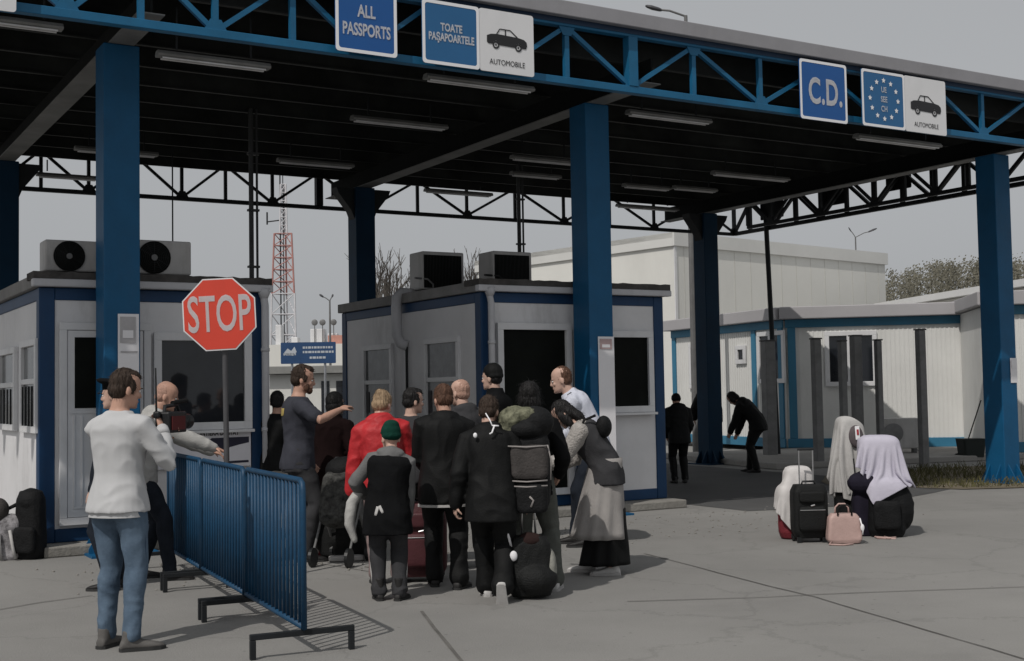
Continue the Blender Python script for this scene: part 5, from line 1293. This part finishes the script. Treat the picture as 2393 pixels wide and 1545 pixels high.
blob('lid', [('e', (.07, .0, .34), (.15, .16, .13)), ('e', (.0, -.03, .29), (.17, .15, .09))], PKB, bp)
blob('bedding', [('e', (-.09, -.02, .37), (.13, .13, .10)), ('e', (-.14, -.04, .27), (.07, .10, .13)), ('e', (.0, -.06, .40), (.10, .08, .06))], PKC, bp, .009, .016, 2, (14, 14, 12))
blob('front_pocket', [('b', (.02, -.15, .04), (.30, .10, .26), .05)], PKG, bp); blob('lower_pocket', [('b', (.03, -.15, -.24), (.26, .12, .22), .05)], PKB, bp)
mb = MB()
for z in (.165, -.10, -.14): mb.tube([(-.14, -.19, z), (.0, -.21, z - .008), (.16, -.19, z)], .006, 8)
mb.tube([(.165, -.17, .17), (.19, -.15, .05), (.185, -.16, -.10)], .005, 8); mb.tube([(.02, -.215, -.22), (.05, -.215, -.25), (.03, -.215, -.30)], .008, 8); mb.build('piping', mat('pale_piping', (.28, .26, .25), .7), bp, smooth=True)
mb = MB()
for s in (-1, 1): mb.tube([(.12 * s, .10, .26), (.13 * s, .20, .30), (.14 * s, .34, .20), (.15 * s, .34, .0), (.15 * s, .15, -.18)], .02, 8)
mb.build('shoulder_strap', PKB, bp, smooth=True)
mb = MB(); mb.ell((-.17, -.19, -.13), (.022, .012, .04)); mb.ell((-.12, -.19, -.125), (.018, .012, .035)); mb.build('tag', LETW, bp, smooth=True)

# ---- 14 woman in waistcoat and long skirt, bending left
r = Rig(1.66, lean=38, hyaw=0, hpitch=48, wl=(-.16, .50, .98), wr=(.10, .44, 1.0), fr=(.10, .10, 0), fl=(-.08, -.14, 0), pel=(0, -.10), el=(-.5, -.6, -.6), er=(.5, -.6, -.8))
p = G(1392, 1336)
q = person('woman in a dark padded waistcoat and long pale grey skirt bending to the left', p, 80, r, SKINP, 1.0, {-1: dict(curl=30)}, .007)
top(q, r, C_KNIT, 'knit_jumper', .024, -.04, 1.0, .0, .010, .55, .030, .004)
top(q, r, C_CHAR, 'waistcoat', .040, -.10, 1.0, .004, .011, .50, .03, arms=())
def skirt(mb, r, ztop, zbot, w0, w1, d0, d1, yo=0, folds=9, fa=.02):
    rows = []; k = r.k; c0 = r.pelvis
    for i in range(14):
        f = i / 13; z = ztop + (zbot - ztop) * f; n = 54; row = []
        for j in range(n):
            a = 2 * math.pi * j / n; fo = 1 + fa * f * 4 * math.sin(folds * a + 2 * math.sin(2 * a)) + .04 * noise.noise((math.cos(a) * 2, math.sin(a) * 2, f * 2))
            row.append(V(c0.x + (w0 + (w1 - w0) * f) * k * fo * math.cos(a), c0.y + (yo * f + (d0 + (d1 - d0) * f) * fo * math.sin(a)) * k, z * k))
        rows.append(row)
    mb.loft(rows)
mb = MB(); skirt(mb, r, 1.06, .33, .165, .255, .150, .255, .08); sk = mb.build('skirt', C_SKIRT, q, smooth=True)
mb = MB(); skirt(mb, r, .60, .09, .17, .215, .17, .23, .05, 7, .025); mb.build('underskirt', C_BLACK, q, smooth=True)
shoes(q, r, SHOEW, SOLEW); hair(q, r, HAIRM['black'], 'long')
sb = thing('shoulder_bag', 'black rounded bag on the back of the bending woman in the long skirt', 'bag', p + rotz(R(80)) @ r.at(.36, -.06, -.20)[0], R(80))
blob('pouch', [('e', (0, 0, 0), (.10, .07, .10))], PKB, sb); mb = MB(); mb.tube([(-.08, .06, .1), (-.1, .16, .06), (-.12, .22, -.12)], .012, 8); mb.build('strap', PKB, sb, smooth=True)

# ---- 15-17 dark figures in the shade by the far column
r = Rig(1.56, lean=10, hpitch=30, wl=(-.18, .2, .9), wr=(.2, .2, .9)); p = px_pos(1584, 1118, 21.2)
q = person('dark hooded person standing in the shade right of the middle cabin', p, 10, r, SKIN, vox=.011)
top(q, r, C_BLACK, 'jacket', .045, -.16, 1.0, .006, .009, .55, .036, hood=1.3); trousers(q, r, C_BLACK, .024); shoes(q, r, SHOEB); beanie(q, r, C_BLACK, 1.04, .95, 'hood', low=.02)
r = Rig(1.80, lean=8, hpitch=25, wl=(-.30, .05, .9)); p = px_pos(1652, 1100, 28.2)
q = person('dark figure mostly hidden behind the far blue column', p, -15, r, SKIN, vox=.011)
top(q, r, C_BLACK, 'jacket', .055, -.28, 1.0, .006, .009, .55, .04); trousers(q, r, C_BLACK, .024); shoes(q, r, SHOEB); beanie(q, r, C_BLACK, 1.0)
r = Rig(1.74, lean=48, hpitch=55, wl=(-.10, .42, .66), wr=(.14, .36, .62), pel=(0, -.12), fr=(.11, .08, 0), fl=(-.10, -.12, 0)); p = px_pos(1752, 1092, 23.6)
q = person('person in black stooping to the left beside the far blue column', p, 62, r, SKIN, vox=.011)
top(q, r, C_BLACK, 'jacket', .045, -.12, 1.0, .006, .010, .55, .034, hood=1.2); trousers(q, r, C_BLACK, .024); shoes(q, r, SHOEB); hair(q, r, HAIRM['black'], 'bob')

# ---- 18, 19 people half hidden in the queue
r = Rig(1.66, hyaw=-50, hpitch=6, wl=(-.24, .12, .85)); p = px_pos(962, 1340, 11.6)
q = person('dark haired person almost hidden between the red and black jackets', p, -10, r, SKINP)
top(q, r, C_CHAR, 'jacket', .022, -.1, 1.0, .004, .008, .55, .022); trousers(q, r, C_BLACK); shoes(q, r, SHOEB); hair(q, r, HAIRM['black'], 'short')
r = Rig(1.66, lean=4, hyaw=40); p = px_pos(645, 1290, 14.2)
q = person('person in a black top and pale trousers hidden behind the pointing man', p, -30, r, SKIN)
top(q, r, C_BLACK, 'jacket', .03, -.12, 1.0, .004, .008, .55, .026); trousers(q, r, C_LGREY, .02); shoes(q, r, SHOEB); hair(q, r, HAIRM['black'], 'short')
# ================================================================== BARRIER
n0 = G(711, 1528); f0 = Vector((-3.30, 11.95, 0)); dB = (f0 - n0).normalized(); LB_ = (f0 - n0).length
SEC = LB_ / 3
for i in range(3):
    st = n0 + dB * (SEC * i + .02); w = SEC - .06; Hb = 1.07
    root = thing('crowd_barrier', ['nearest blue steel crowd barrier section', 'middle blue crowd barrier section, in line behind the nearest', 'farthest blue crowd barrier section, before the leaning bald man'][i], 'barrier', st, math.atan2(dB.y, dB.x), 'blue crowd barriers in a row')
    mb = MB(); r_ = .019
    mb.tube([(0, 0, .16), (0, 0, Hb - .06), (.012, 0, Hb - .02), (.06, 0, Hb), (w - .06, 0, Hb), (w - .012, 0, Hb - .02), (w, 0, Hb - .06), (w, 0, .16)], r_, 12); mb.tube([(0, 0, .17), (w, 0, .17)], r_, 10); mb.build('frame', BARBLUE, root, smooth=True)
    mb = MB(); n = 16
    for k in range(1, n):
        x = w * k / n; mb.tube([(x, 0, .175), (x, 0, Hb - .01)], .012, 8)
    mb.build('bars', BARBLUE, root, smooth=True)
    for x in (.03, w - .03):
        mb = MB(); a = .33
        mb.bar((x, -a, .135), (x, a, .135), .035, .035); mb.bar((x, -a + .0176, 0), (x, -a + .0176, .117), .035, .035, 0, (1, 0, 0)); mb.bar((x, a - .0176, 0), (x, a - .0176, .117), .035, .035, 0, (1, 0, 0)); mb.build('foot', BLACKST, root, .004)
    mb = MB()
    for z in (.45, .85): mb.tube([(w, 0, z), (w + .03, 0, z), (w + .045, 0, z + .03), (w + .045, 0, z - .03)], .008, 8)
    mb.build('hook', BARBLUE, root)

# ================================================================== LUGGAGE
MARO = mat('case_maroon', (.075, .022, .026), .55, 0, .15, 6, .15, 60, .35); BLK = mat('case_black', (.006, .0066, .0066), .7, 0, .25, 8, .4, 90, .3); REDB = mat('bag_red', (.16, .02, .028), .7, 0, .2, 8, .3, 60, .3)
PINK = mat('bag_pink', (.46, .32, .29), .55, 0, .10, 5, .15, 40, .35, dirt=.15); WHITEC = cloth('white_coat', (.56, .54, .53), .1); LILAC = cloth('lilac_shirt', (.50, .48, .56), .07); GRYC = cloth('grey_jacket', (.44, .43, .42), .12); CHROME = mat('handle_metal', (.5, .5, .5), .3, .9, .05)
def suitcase(label, pos, yaw, w, d, h, m, handle=0.0, ribs=True, tilt=0, grp=None):
    root = thing('suitcase', label, 'suitcase', (pos[0], pos[1], 0), R(yaw), grp)
    blob('body', [('b', (0, 0, h / 2 + .045), (w, d, h), .05)], m, root, .012, .002, 2)
    mb = MB()
    if ribs:
        rbox(mb, (0, -d / 2 - .004, h * .36 + .05), (w * .78, .06, h * .46), .02); rbox(mb, (0, -d / 2 - .004, h * .77 + .05), (w * .72, .05, h * .20), .02); mb.build('front_pocket', m, root, smooth=True)
        mb = MB(); mb.tube([(-w * .36, -d / 2 - .036, h * .62), (w * .36, -d / 2 - .036, h * .62)], .004, 6); mb.tube([(-w * .05, -d / 2 - .034, h * .70), (w * .06, -d / 2 - .034, h * .715)], .008, 6); mb.build('zip', CHROME, root)
    for sx in (-1, 1):
        mb = MB(); mb.tube([(sx * w * .40 - .012, d * .36, .032), (sx * w * .40 + .012, d * .36, .032)], .031, 16); mb.bb((sx * w * .40 - .022, d * .30, .034), (sx * w * .40 + .022, d * .44, .075)); mb.build('wheel', BLACKP, root)
    mb = MB()
    for sx in (-1, 1): mb.bb((sx * w * .36 - .02, -d * .42, 0), (sx * w * .36 + .02, -d * .30, .06))
    mb.build('foot', BLACKP, root)
    mb = MB(); mb.tube([(-.07, 0, h + .04), (-.06, 0, h + .075), (.06, 0, h + .075), (.07, 0, h + .04)], .011, 8); mb.build('grip', BLACKP, root, smooth=True)
    if handle:
        mb = MB(); 
        for sx in (-1, 1): mb.tube([(sx * w * .20, d * .3, h), (sx * w * .20, d * .3, h + handle)], .0075, 8)
        tb = mb.build('trolley_handle', CHROME, root); mb = MB(); mb.tube([(-w * .23, d * .3, h + handle), (w * .23, d * .3, h + handle)], .012, 8); mb.build('grip', BLACKP, tb)
    return root
def draped(name, label, cat, pos, yaw, w, h, cx, cy, z0, solids, m, rot=0.0, nx=46, ny=46, steps=260, seed=1, pins=None):
    """a sheet of cloth let fall over solids = [(centre, half sizes)] (rounded blocks in the thing's own space) until it lies still"""
    rs = np.random.RandomState(seed)
    gx, gy = np.meshgrid(np.linspace(-w / 2, w / 2, nx), np.linspace(-h / 2, h / 2, ny), indexing='ij')
    cr, sr = math.cos(R(rot)), math.sin(R(rot))
    P = np.stack([cx + gx * cr - gy * sr, cy + gx * sr + gy * cr, np.full_like(gx, z0)], -1)
    P[..., 2] += .03 * np.sin(gx * 9 + seed) * np.cos(gy * 7 + seed * 2) + rs.normal(0, .006, gx.shape)
    P[..., :2] = (P[..., :2] - np.array([cx, cy])) * .84 + np.array([cx, cy]) + rs.normal(0, .003, gx.shape + (2,)); P[..., 2] += .03 * np.sin(gx * 27 + 9 * gy + seed) * np.sin(gy * 24 - 6 * gx)
    Q = P.copy(); dx, dy = w / (nx - 1), h / (ny - 1)
    def con(a, b, L, k):
        v = P[b] - P[a]; l = np.linalg.norm(v, axis=-1, keepdims=True) + 1e-9; c_ = v * (.5 * k * (l - L) / l); P[a] += c_; P[b] -= c_
    S = slice
    sets = []
    for o in (0, 1):
        sets.append(((S(o, nx - 1, 2), S(None)), (S(o + 1, nx, 2), S(None)), dx, 1)); sets.append(((S(None), S(o, ny - 1, 2)), (S(None), S(o + 1, ny, 2)), dy, 1))
        sets.append(((S(o, nx - 1, 2), S(0, ny - 1)), (S(o + 1, nx, 2), S(1, ny)), math.hypot(dx, dy), .6)); sets.append(((S(o, nx - 1, 2), S(1, ny)), (S(o + 1, nx, 2), S(0, ny - 1)), math.hypot(dx, dy), .6))
    for o in range(4):
        sets.append(((S(o, nx - 2, 4), S(None)), (S(o + 2, nx, 4), S(None)), 2 * dx, .06)); sets.append(((S(None), S(o, ny - 2, 4)), (S(None), S(o + 2, ny, 4)), 2 * dy, .06))
    def fit(t):
        n = min(t[0][0].indices(nx)[1], nx); return t
    sets2 = []
    for a_, b_, L, k in sets:
        na = np.empty((nx, ny))[a_].shape; nb = np.empty((nx, ny))[b_].shape
        if na != nb:
            mx_ = (min(na[0], nb[0]), min(na[1], nb[1]))
            tr = lambda q, n_: tuple(S(q[i].indices((nx, ny)[i])[0], q[i].indices((nx, ny)[i])[0] + (n_[i] - 1) * (q[i].step or 1) + 1, q[i].step) for i in (0, 1))
            a_, b_ = tr(a_, mx_), tr(b_, mx_)
        sets2.append((a_, b_, L, k))
    e = 4.0
    for it in range(steps):
        vel = (P - Q) * .965; Q = P.copy(); P = P + vel; P[..., 2] -= .0009
        for k_ in range(9):
            for s_ in sets2: con(*s_)
            for cc, hh in solids:
                d_ = (P - np.array(cc)) / (np.array(hh) + .008); g = (np.abs(d_) ** e).sum(-1) ** (1 / e); ins = g < 1
                if ins.any():
                    gr = np.sign(d_[ins]) * np.abs(d_[ins]) ** (e - 1) / (np.array(hh)); gr /= np.linalg.norm(gr, axis=-1, keepdims=True) + 1e-9
                    dep = (1 - g[ins])[:, None] * np.min(hh); P[ins] += gr * dep
                    Q[ins] += (P[ins] - Q[ins]) * .55
            P[..., 2] = np.maximum(P[..., 2], .008)
    idx = np.arange(nx * ny).reshape(nx, ny)
    mb = MB(); mb.v = [tuple(map(float, v)) for v in P.reshape(-1, 3)]
    mb.f = [[int(idx[i_, j_]), int(idx[i_ + 1, j_]), int(idx[i_ + 1, j_ + 1]), int(idx[i_, j_ + 1])] for i_ in range(nx - 1) for j_ in range(ny - 1)]; mb.m = [0] * len(mb.f)
    o = mb.build(name, m, None, smooth=True); o.location = (pos[0], pos[1], 0); o.rotation_euler = (0, 0, R(yaw)); tag(o, label, cat)
    so = o.modifiers.new('t', 'SOLIDIFY'); so.thickness = .004; so.offset = 1; su = o.modifiers.new('s', 'SUBSURF'); su.levels = 1; su.render_levels = 1
    return o
# right-hand heap
p = G(1886, 1262); D_ = p.y
suitcase('black soft trolley suitcase with raised steel handle at the luggage heap', p, 2, .36, .23, .545, BLK, .40)
pr = p + V(-.10, .30, 0)
rb = thing('holdall', 'dark red bag under the white coat, left of the black trolley suitcase', 'bag', (pr.x, pr.y, 0), 8)
rb.rotation_euler = (0, 0, R(8)); blob('body', [('b', (-.02, 0, .28), (.27, .22, .54), .09)], REDB, rb)
mb = MB(); mb.tube([(-.1, 0, .58), (-.08, 0, .63), (.08, 0, .63), (.1, 0, .58)], .012, 8); mb.build('handle', BLK, rb, smooth=True)
draped('draped_coat', 'white coat thrown over the dark red bag behind the trolley suitcase', 'coat', pr + V(.05, 0, 0), 8, .62, .58, .0, -.0, .84, [((-.07, 0, .28), (.15, .125, .29)), ((.03, .05, .58), (.15, .12, .17))], WHITEC, 25, seed=3)
blob('bundle', [('e', (.06, .05, .54), (.12, .10, .15))], REDB, rb)
p = G(1966, 1266)
hb = thing('handbag', 'pale pink handbag with two short handles on the concrete', 'handbag', (p.x, p.y, 0), R(-3))
blob('body', [('b', (0, 0, .155), (.36, .17, .30), .03, None, .84)], PINK, hb, .009, .003, 2)
for y in (-.07, .07):
    mb = MB(); mb.tube([(-.07, y, .29), (-.065, y, .36), (-.03, y, .395), (.03, y, .395), (.065, y, .36), (.07, y, .29)], .009, 10); mb.build('handle', PINK if y > 0 else BLK, hb, smooth=True)
mb = MB(); mb.tube([(.15, -.07, .26), (.17, -.11, .15), (.165, -.10, .10)], .007, 8); mb.ell((.165, -.105, .17), (.02, .012, .035)); mb.build('charm', PAPER, hb, smooth=True)
mb = MB(); mb.tube([(-.14, -.085, .03), (-.18, -.16, .012), (-.05, -.20, .010), (.06, -.14, .012)], .009, 8); mb.build('strap', PINK, hb, smooth=True)
p2 = G(2012, 1240) + V(-.05, .28, 0)
tb = thing('travel_bag', 'tall dark travel bag under the grey jacket behind the pink handbag', 'bag', (p2.x, p2.y, 0), R(5))
blob('body', [('b', (0, 0, .42), (.34, .30, .84), .08)], PKB, tb); mb = MB(); mb.tube([(-.08, 0, .82), (-.07, 0, .90), (.07, 0, .90), (.08, 0, .82)], .012, 8); mb.build('handle', PKB, tb, smooth=True)
zz = lambda x, y: Yd(x, y, p2.y).z
TZ = zz(1995, 968)
blob('bundle', [('e', (0, .0, TZ - .16), (.13, .12, .15))], PKB, tb)
jk = draped('draped_jacket', 'light grey hooded jacket draped over the tall bag, with red and white badge', 'jacket', p2, 5, .86, .80, -.04, -.03, TZ + .03, [((0, 0, .42), (.18, .155, .43)), ((0, 0, TZ - .17), (.135, .125, .16))], GRYC, 38, seed=11)
z_ = zz(1995, 1005); mb = MB(); mb.ell((.02, -.15, z_ - .05), (.085, .045, .13), 0, rotx(R(-12))); mb.build('lining', cloth('jacket_lining', (.10, .085, .09)), jk, smooth=True)
mb = MB(); mb.box((.02, -.197, z_ - .01), (.05, .012, .15), 0, rotx(R(-8))); bd = mb.build('badge', PAPER, jk, .004); mb = MB(); mb.box((.02, -.206, z_ + .0), (.022, .006, .06), 0, rotx(R(-8))); mb.build('emblem', mat('badge_red', (.35, .03, .04), .6), bd)
mb = MB(); mb.tube([(-.065, -.28, zz(1968, 1065)), (-.06, -.31, zz(1970, 1110)), (-.12, -.31, zz(1955, 1168))], .008, 8); mb.build('drawcord', PKB, jk, smooth=True)
p3 = G(2072, 1252)
rk = thing('backpack', 'full black rucksack under the lilac shirt at the right of the heap', 'backpack', (p3.x, p3.y + .1, 0), R(-6))
blob('body', [('b', (0, 0, .30), (.40, .30, .60), .11, None, .86), ('e', (.13, .02, .30), (.17, .16, .27))], PKB, rk)
blob('front_pocket', [('b', (-.02, -.16, .24), (.28, .08, .30), .04)], PKB, rk)
mb = MB(); mb.tube([(-.12, .12, .56), (-.20, .02, .62), (-.23, -.06, .5)], .016, 8); mb.build('strap', PKB, rk, smooth=True)
rd = thing('round_bag', 'round dark bag wedged between the grey jacket and the lilac shirt', 'bag', (p3.x - .19, p3.y + .16, 0), R(0))
rd.location.z = 0; blob('body', [('e', (0, 0, .56), (.20, .15, .13)), ('b', (0, .05, .24), (.26, .2, .48), .06)], cloth('dark_violet', (.018, .016, .026)), rd)
mb = MB(); mb.tube([(-.08, -.05, .64), (-.05, -.08, .70), (.05, -.08, .70), (.08, -.05, .64)], .01, 8); mb.build('handle', PKB, rd, smooth=True)
z3 = lambda x, y: Yd(x, y, p3.y).z
SZ = z3(2055, 1015)
blob('bundle', [('e', (-.04, .12, SZ - .17), (.21, .17, .17))], PKB, rk)
sh = draped('draped_shirt', 'crumpled lilac shirt spread over the black rucksack', 'shirt', p3 + V(0, .1, 0), -6, .84, .80, -.02, .06, SZ + .03, [((0, 0, .31), (.205, .16, .31)), ((-.04, .12, SZ - .18), (.21, .17, .17)), ((.13, .02, .30), (.17, .16, .27))], LILAC, 30, seed=5)
mb = MB()
for k in range(2): mb.tube([(p3.x - .17 + .1 * k, p3.y - .05, .015), (p3.x - .05 + .06 * k, p3.y - .16, .012), (p3.x + .03 - .2 * k, p3.y - .11, .014)], .011, 8)
o = mb.build('loose_strap', PINK, None, smooth=True); tag(o, 'loose pale strap lying in front of the black rucksack', 'strap')

# luggage among the people
suitcase('large maroon suitcase standing behind the child in the green cap', px_pos(982, 1322, 10.75), 4, .44, .27, .62, MARO, 0)
p = px_pos(1236, 1392); b = thing('trolley_bag', 'plump black trolley rucksack standing on the concrete behind the walkers', 'bag', (p.x, p.y, 0), R(6))
blob('body', [('b', (0, 0, .25), (.36, .26, .46), .07, None, .84), ('e', (.03, -.05, .15), (.18, .15, .13))], BLK, b)
blob('top_pocket', [('e', (.0, -.04, .45), (.10, .08, .06))], cloth('worn_maroon', (.03, .018, .017)), b)
mb = MB()
for s in (-1, 1): mb.tube([(s * .055, .06, .45), (s * .05, .07, .66), (s * .02, .07, .72)], .009, 8)
mb.tube([(-.07, .0, .72), (.07, .02, .76)], .012, 8); mb.build('handle', CHROME, b, smooth=True)
mb = MB(); mb.tube([(-.15, -.06, .40), (-.19, -.08, .56), (-.14, -.06, .66)], .010, 8); mb.ell((-.14, -.12, .34), (.03, .02, .04)); mb.build('tag', PAPER, b, smooth=True)
blob('side_panel', [('e', (.155, -.02, .22), (.05, .10, .16))], cloth('pale_patch', (.28, .28, .25), .4), b)
for s in (-1, 1): mb = MB(); mb.tube([(s * .12 - .015, .1, .035), (s * .12 + .015, .1, .035)], .035, 14); mb.build('wheel', BLACKP, b)
for k, (px, py, D, w, d, h, m, lab) in enumerate(((742, 1284, 12.6, .20, .30, .42, REDB, 0),)):
    p = px_pos(px, py, D); b = thing('sports_bag', 'red and white upright bag standing by the end of the barrier', 'bag', (p.x, p.y, 0), R(20))
    blob('body', [('b', (.04, 0, h / 2), (w * .9, d, h), .06)], m, b); blob('white_side', [('b', (-.07, -.03, h / 2 + .01), (.11, d * .9, h * .96), .045)], SHOEW, b); blob('grey_flap', [('e', (.10, -.06, h * .85), (.07, .10, .10))], C_MAUVE, b)
    mb = MB(); mb.tube([(-.03, 0, h), (0, 0, h + .06), (.06, 0, h)], .01, 8); mb.build('handle', BLK, b, smooth=True)
p = px_pos(800, 1285, 12.3); b = thing('duffel_bag', 'low black duffel bag on the ground between the barrier and the child', 'bag', (p.x, p.y, 0), R(10))
blob('body', [('e', (0, 0, .20), (.30, .2, .2)), ('b', (0, 0, .19), (.46, .34, .36), .1)], BLK, b); mb = MB(); mb.tube([(-.12, -.05, .38), (-.08, -.06, .46), (.08, -.06, .46), (.12, -.05, .38)], .011, 8); mb.build('handle', BLK, b, smooth=True)
mb = MB(); rbox(mb, (.02, -.22, .03), (.34, .12, .05), .03); mb.build('pale_base', SOLEW, b, smooth=True)
# folded buggy with dark patterned cover
p = px_pos(795, 1270, 11.9); b = thing('pushchair', 'dark pushchair with patterned cover and small wheels, left of the red jacket', 'pushchair', (p.x, p.y, 0), R(-15))
blob('seat', [('b', (0, 0, .62), (.34, .30, .46), .07, rotx(R(-18))), ('e', (0, -.05, .44), (.18, .22, .10))], mat('dark_floral', (.03, .03, .03), .85, 0, .8, 16, .3, 40, .2, col2=(.05, .05, .047)), b)
blob('hood', [('e', (0, .10, .88), (.19, .17, .13))], PKB, b)
mb = MB()
for s in (-1, 1): mb.tube([(s * .18, -.25, .12), (s * .18, .0, .5), (s * .17, .28, .98)], .012, 8); mb.tube([(s * .18, .25, .12), (s * .18, .0, .5)], .012, 8)
mb.tube([(-.17, .28, .98), (.17, .28, .98)], .014, 8); mb.build('frame', GREYST, b)
for sx in (-1, 1):
    for sy in (-1, 1): mb = MB(); mb.tube([(sx * .18 - .015, sy * .25, .09), (sx * .18 + .015, sy * .25, .09)], .09, 18); mb.build('wheel', BLACKP, b)
# left corner heap beside the cabin
p = G(62, 1306); b = thing('backpack', 'tall black backpack leaning at the left cabin corner', 'backpack', (p.x - .02, p.y + .16, 0), R(-8))
blob('body', [('b', (0, 0, .34), (.31, .24, .68), .10, None, .9), ('e', (0, 0, .58), (.14, .13, .13))], PKB, b)
mb = MB(); mb.tube([(-.12, -.05, .55), (-.23, -.05, .50), (-.24, -.04, .36), (-.13, -.02, .28)], .020, 8); mb.build('strap', PKB, b, smooth=True); blob('front_pocket', [('b', (0, -.13, .2), (.24, .07, .26), .04)], PKB, b)
p = G(14, 1306); b = thing('carrier_bag', 'grey and white patterned bags piled at the left picture edge', 'bag', (p.x - .04, p.y + .1, 0), R(10))
blob('body', [('b', (0, 0, .16), (.30, .22, .32), .07), ('e', (.05, -.02, .34), (.13, .11, .12))], mat('mottled_bag', (.03, .03, .03), .8, 0, .9, 7, .3, 40, .2, col2=(.28, .27, .28)), b)
blob('flap', [('e', (-.06, -.04, .50), (.10, .09, .12))], PKG, b)
mb = MB(); mb.tube([(.06, -.12, .30), (.10, -.16, .12), (.12, -.15, .02)], .016, 8); mb.tube([(-.04, -.13, .28), (-.03, -.15, .1), (-.02, -.14, .02)], .014, 8); mb.build('strap', SOLEW, b, smooth=True)
# small things on the ground near the barrier
for i, (px, py, w, lab) in enumerate(((655, 1290, .0, ''),)): pass
mb = MB(); p = G(470, 1268)
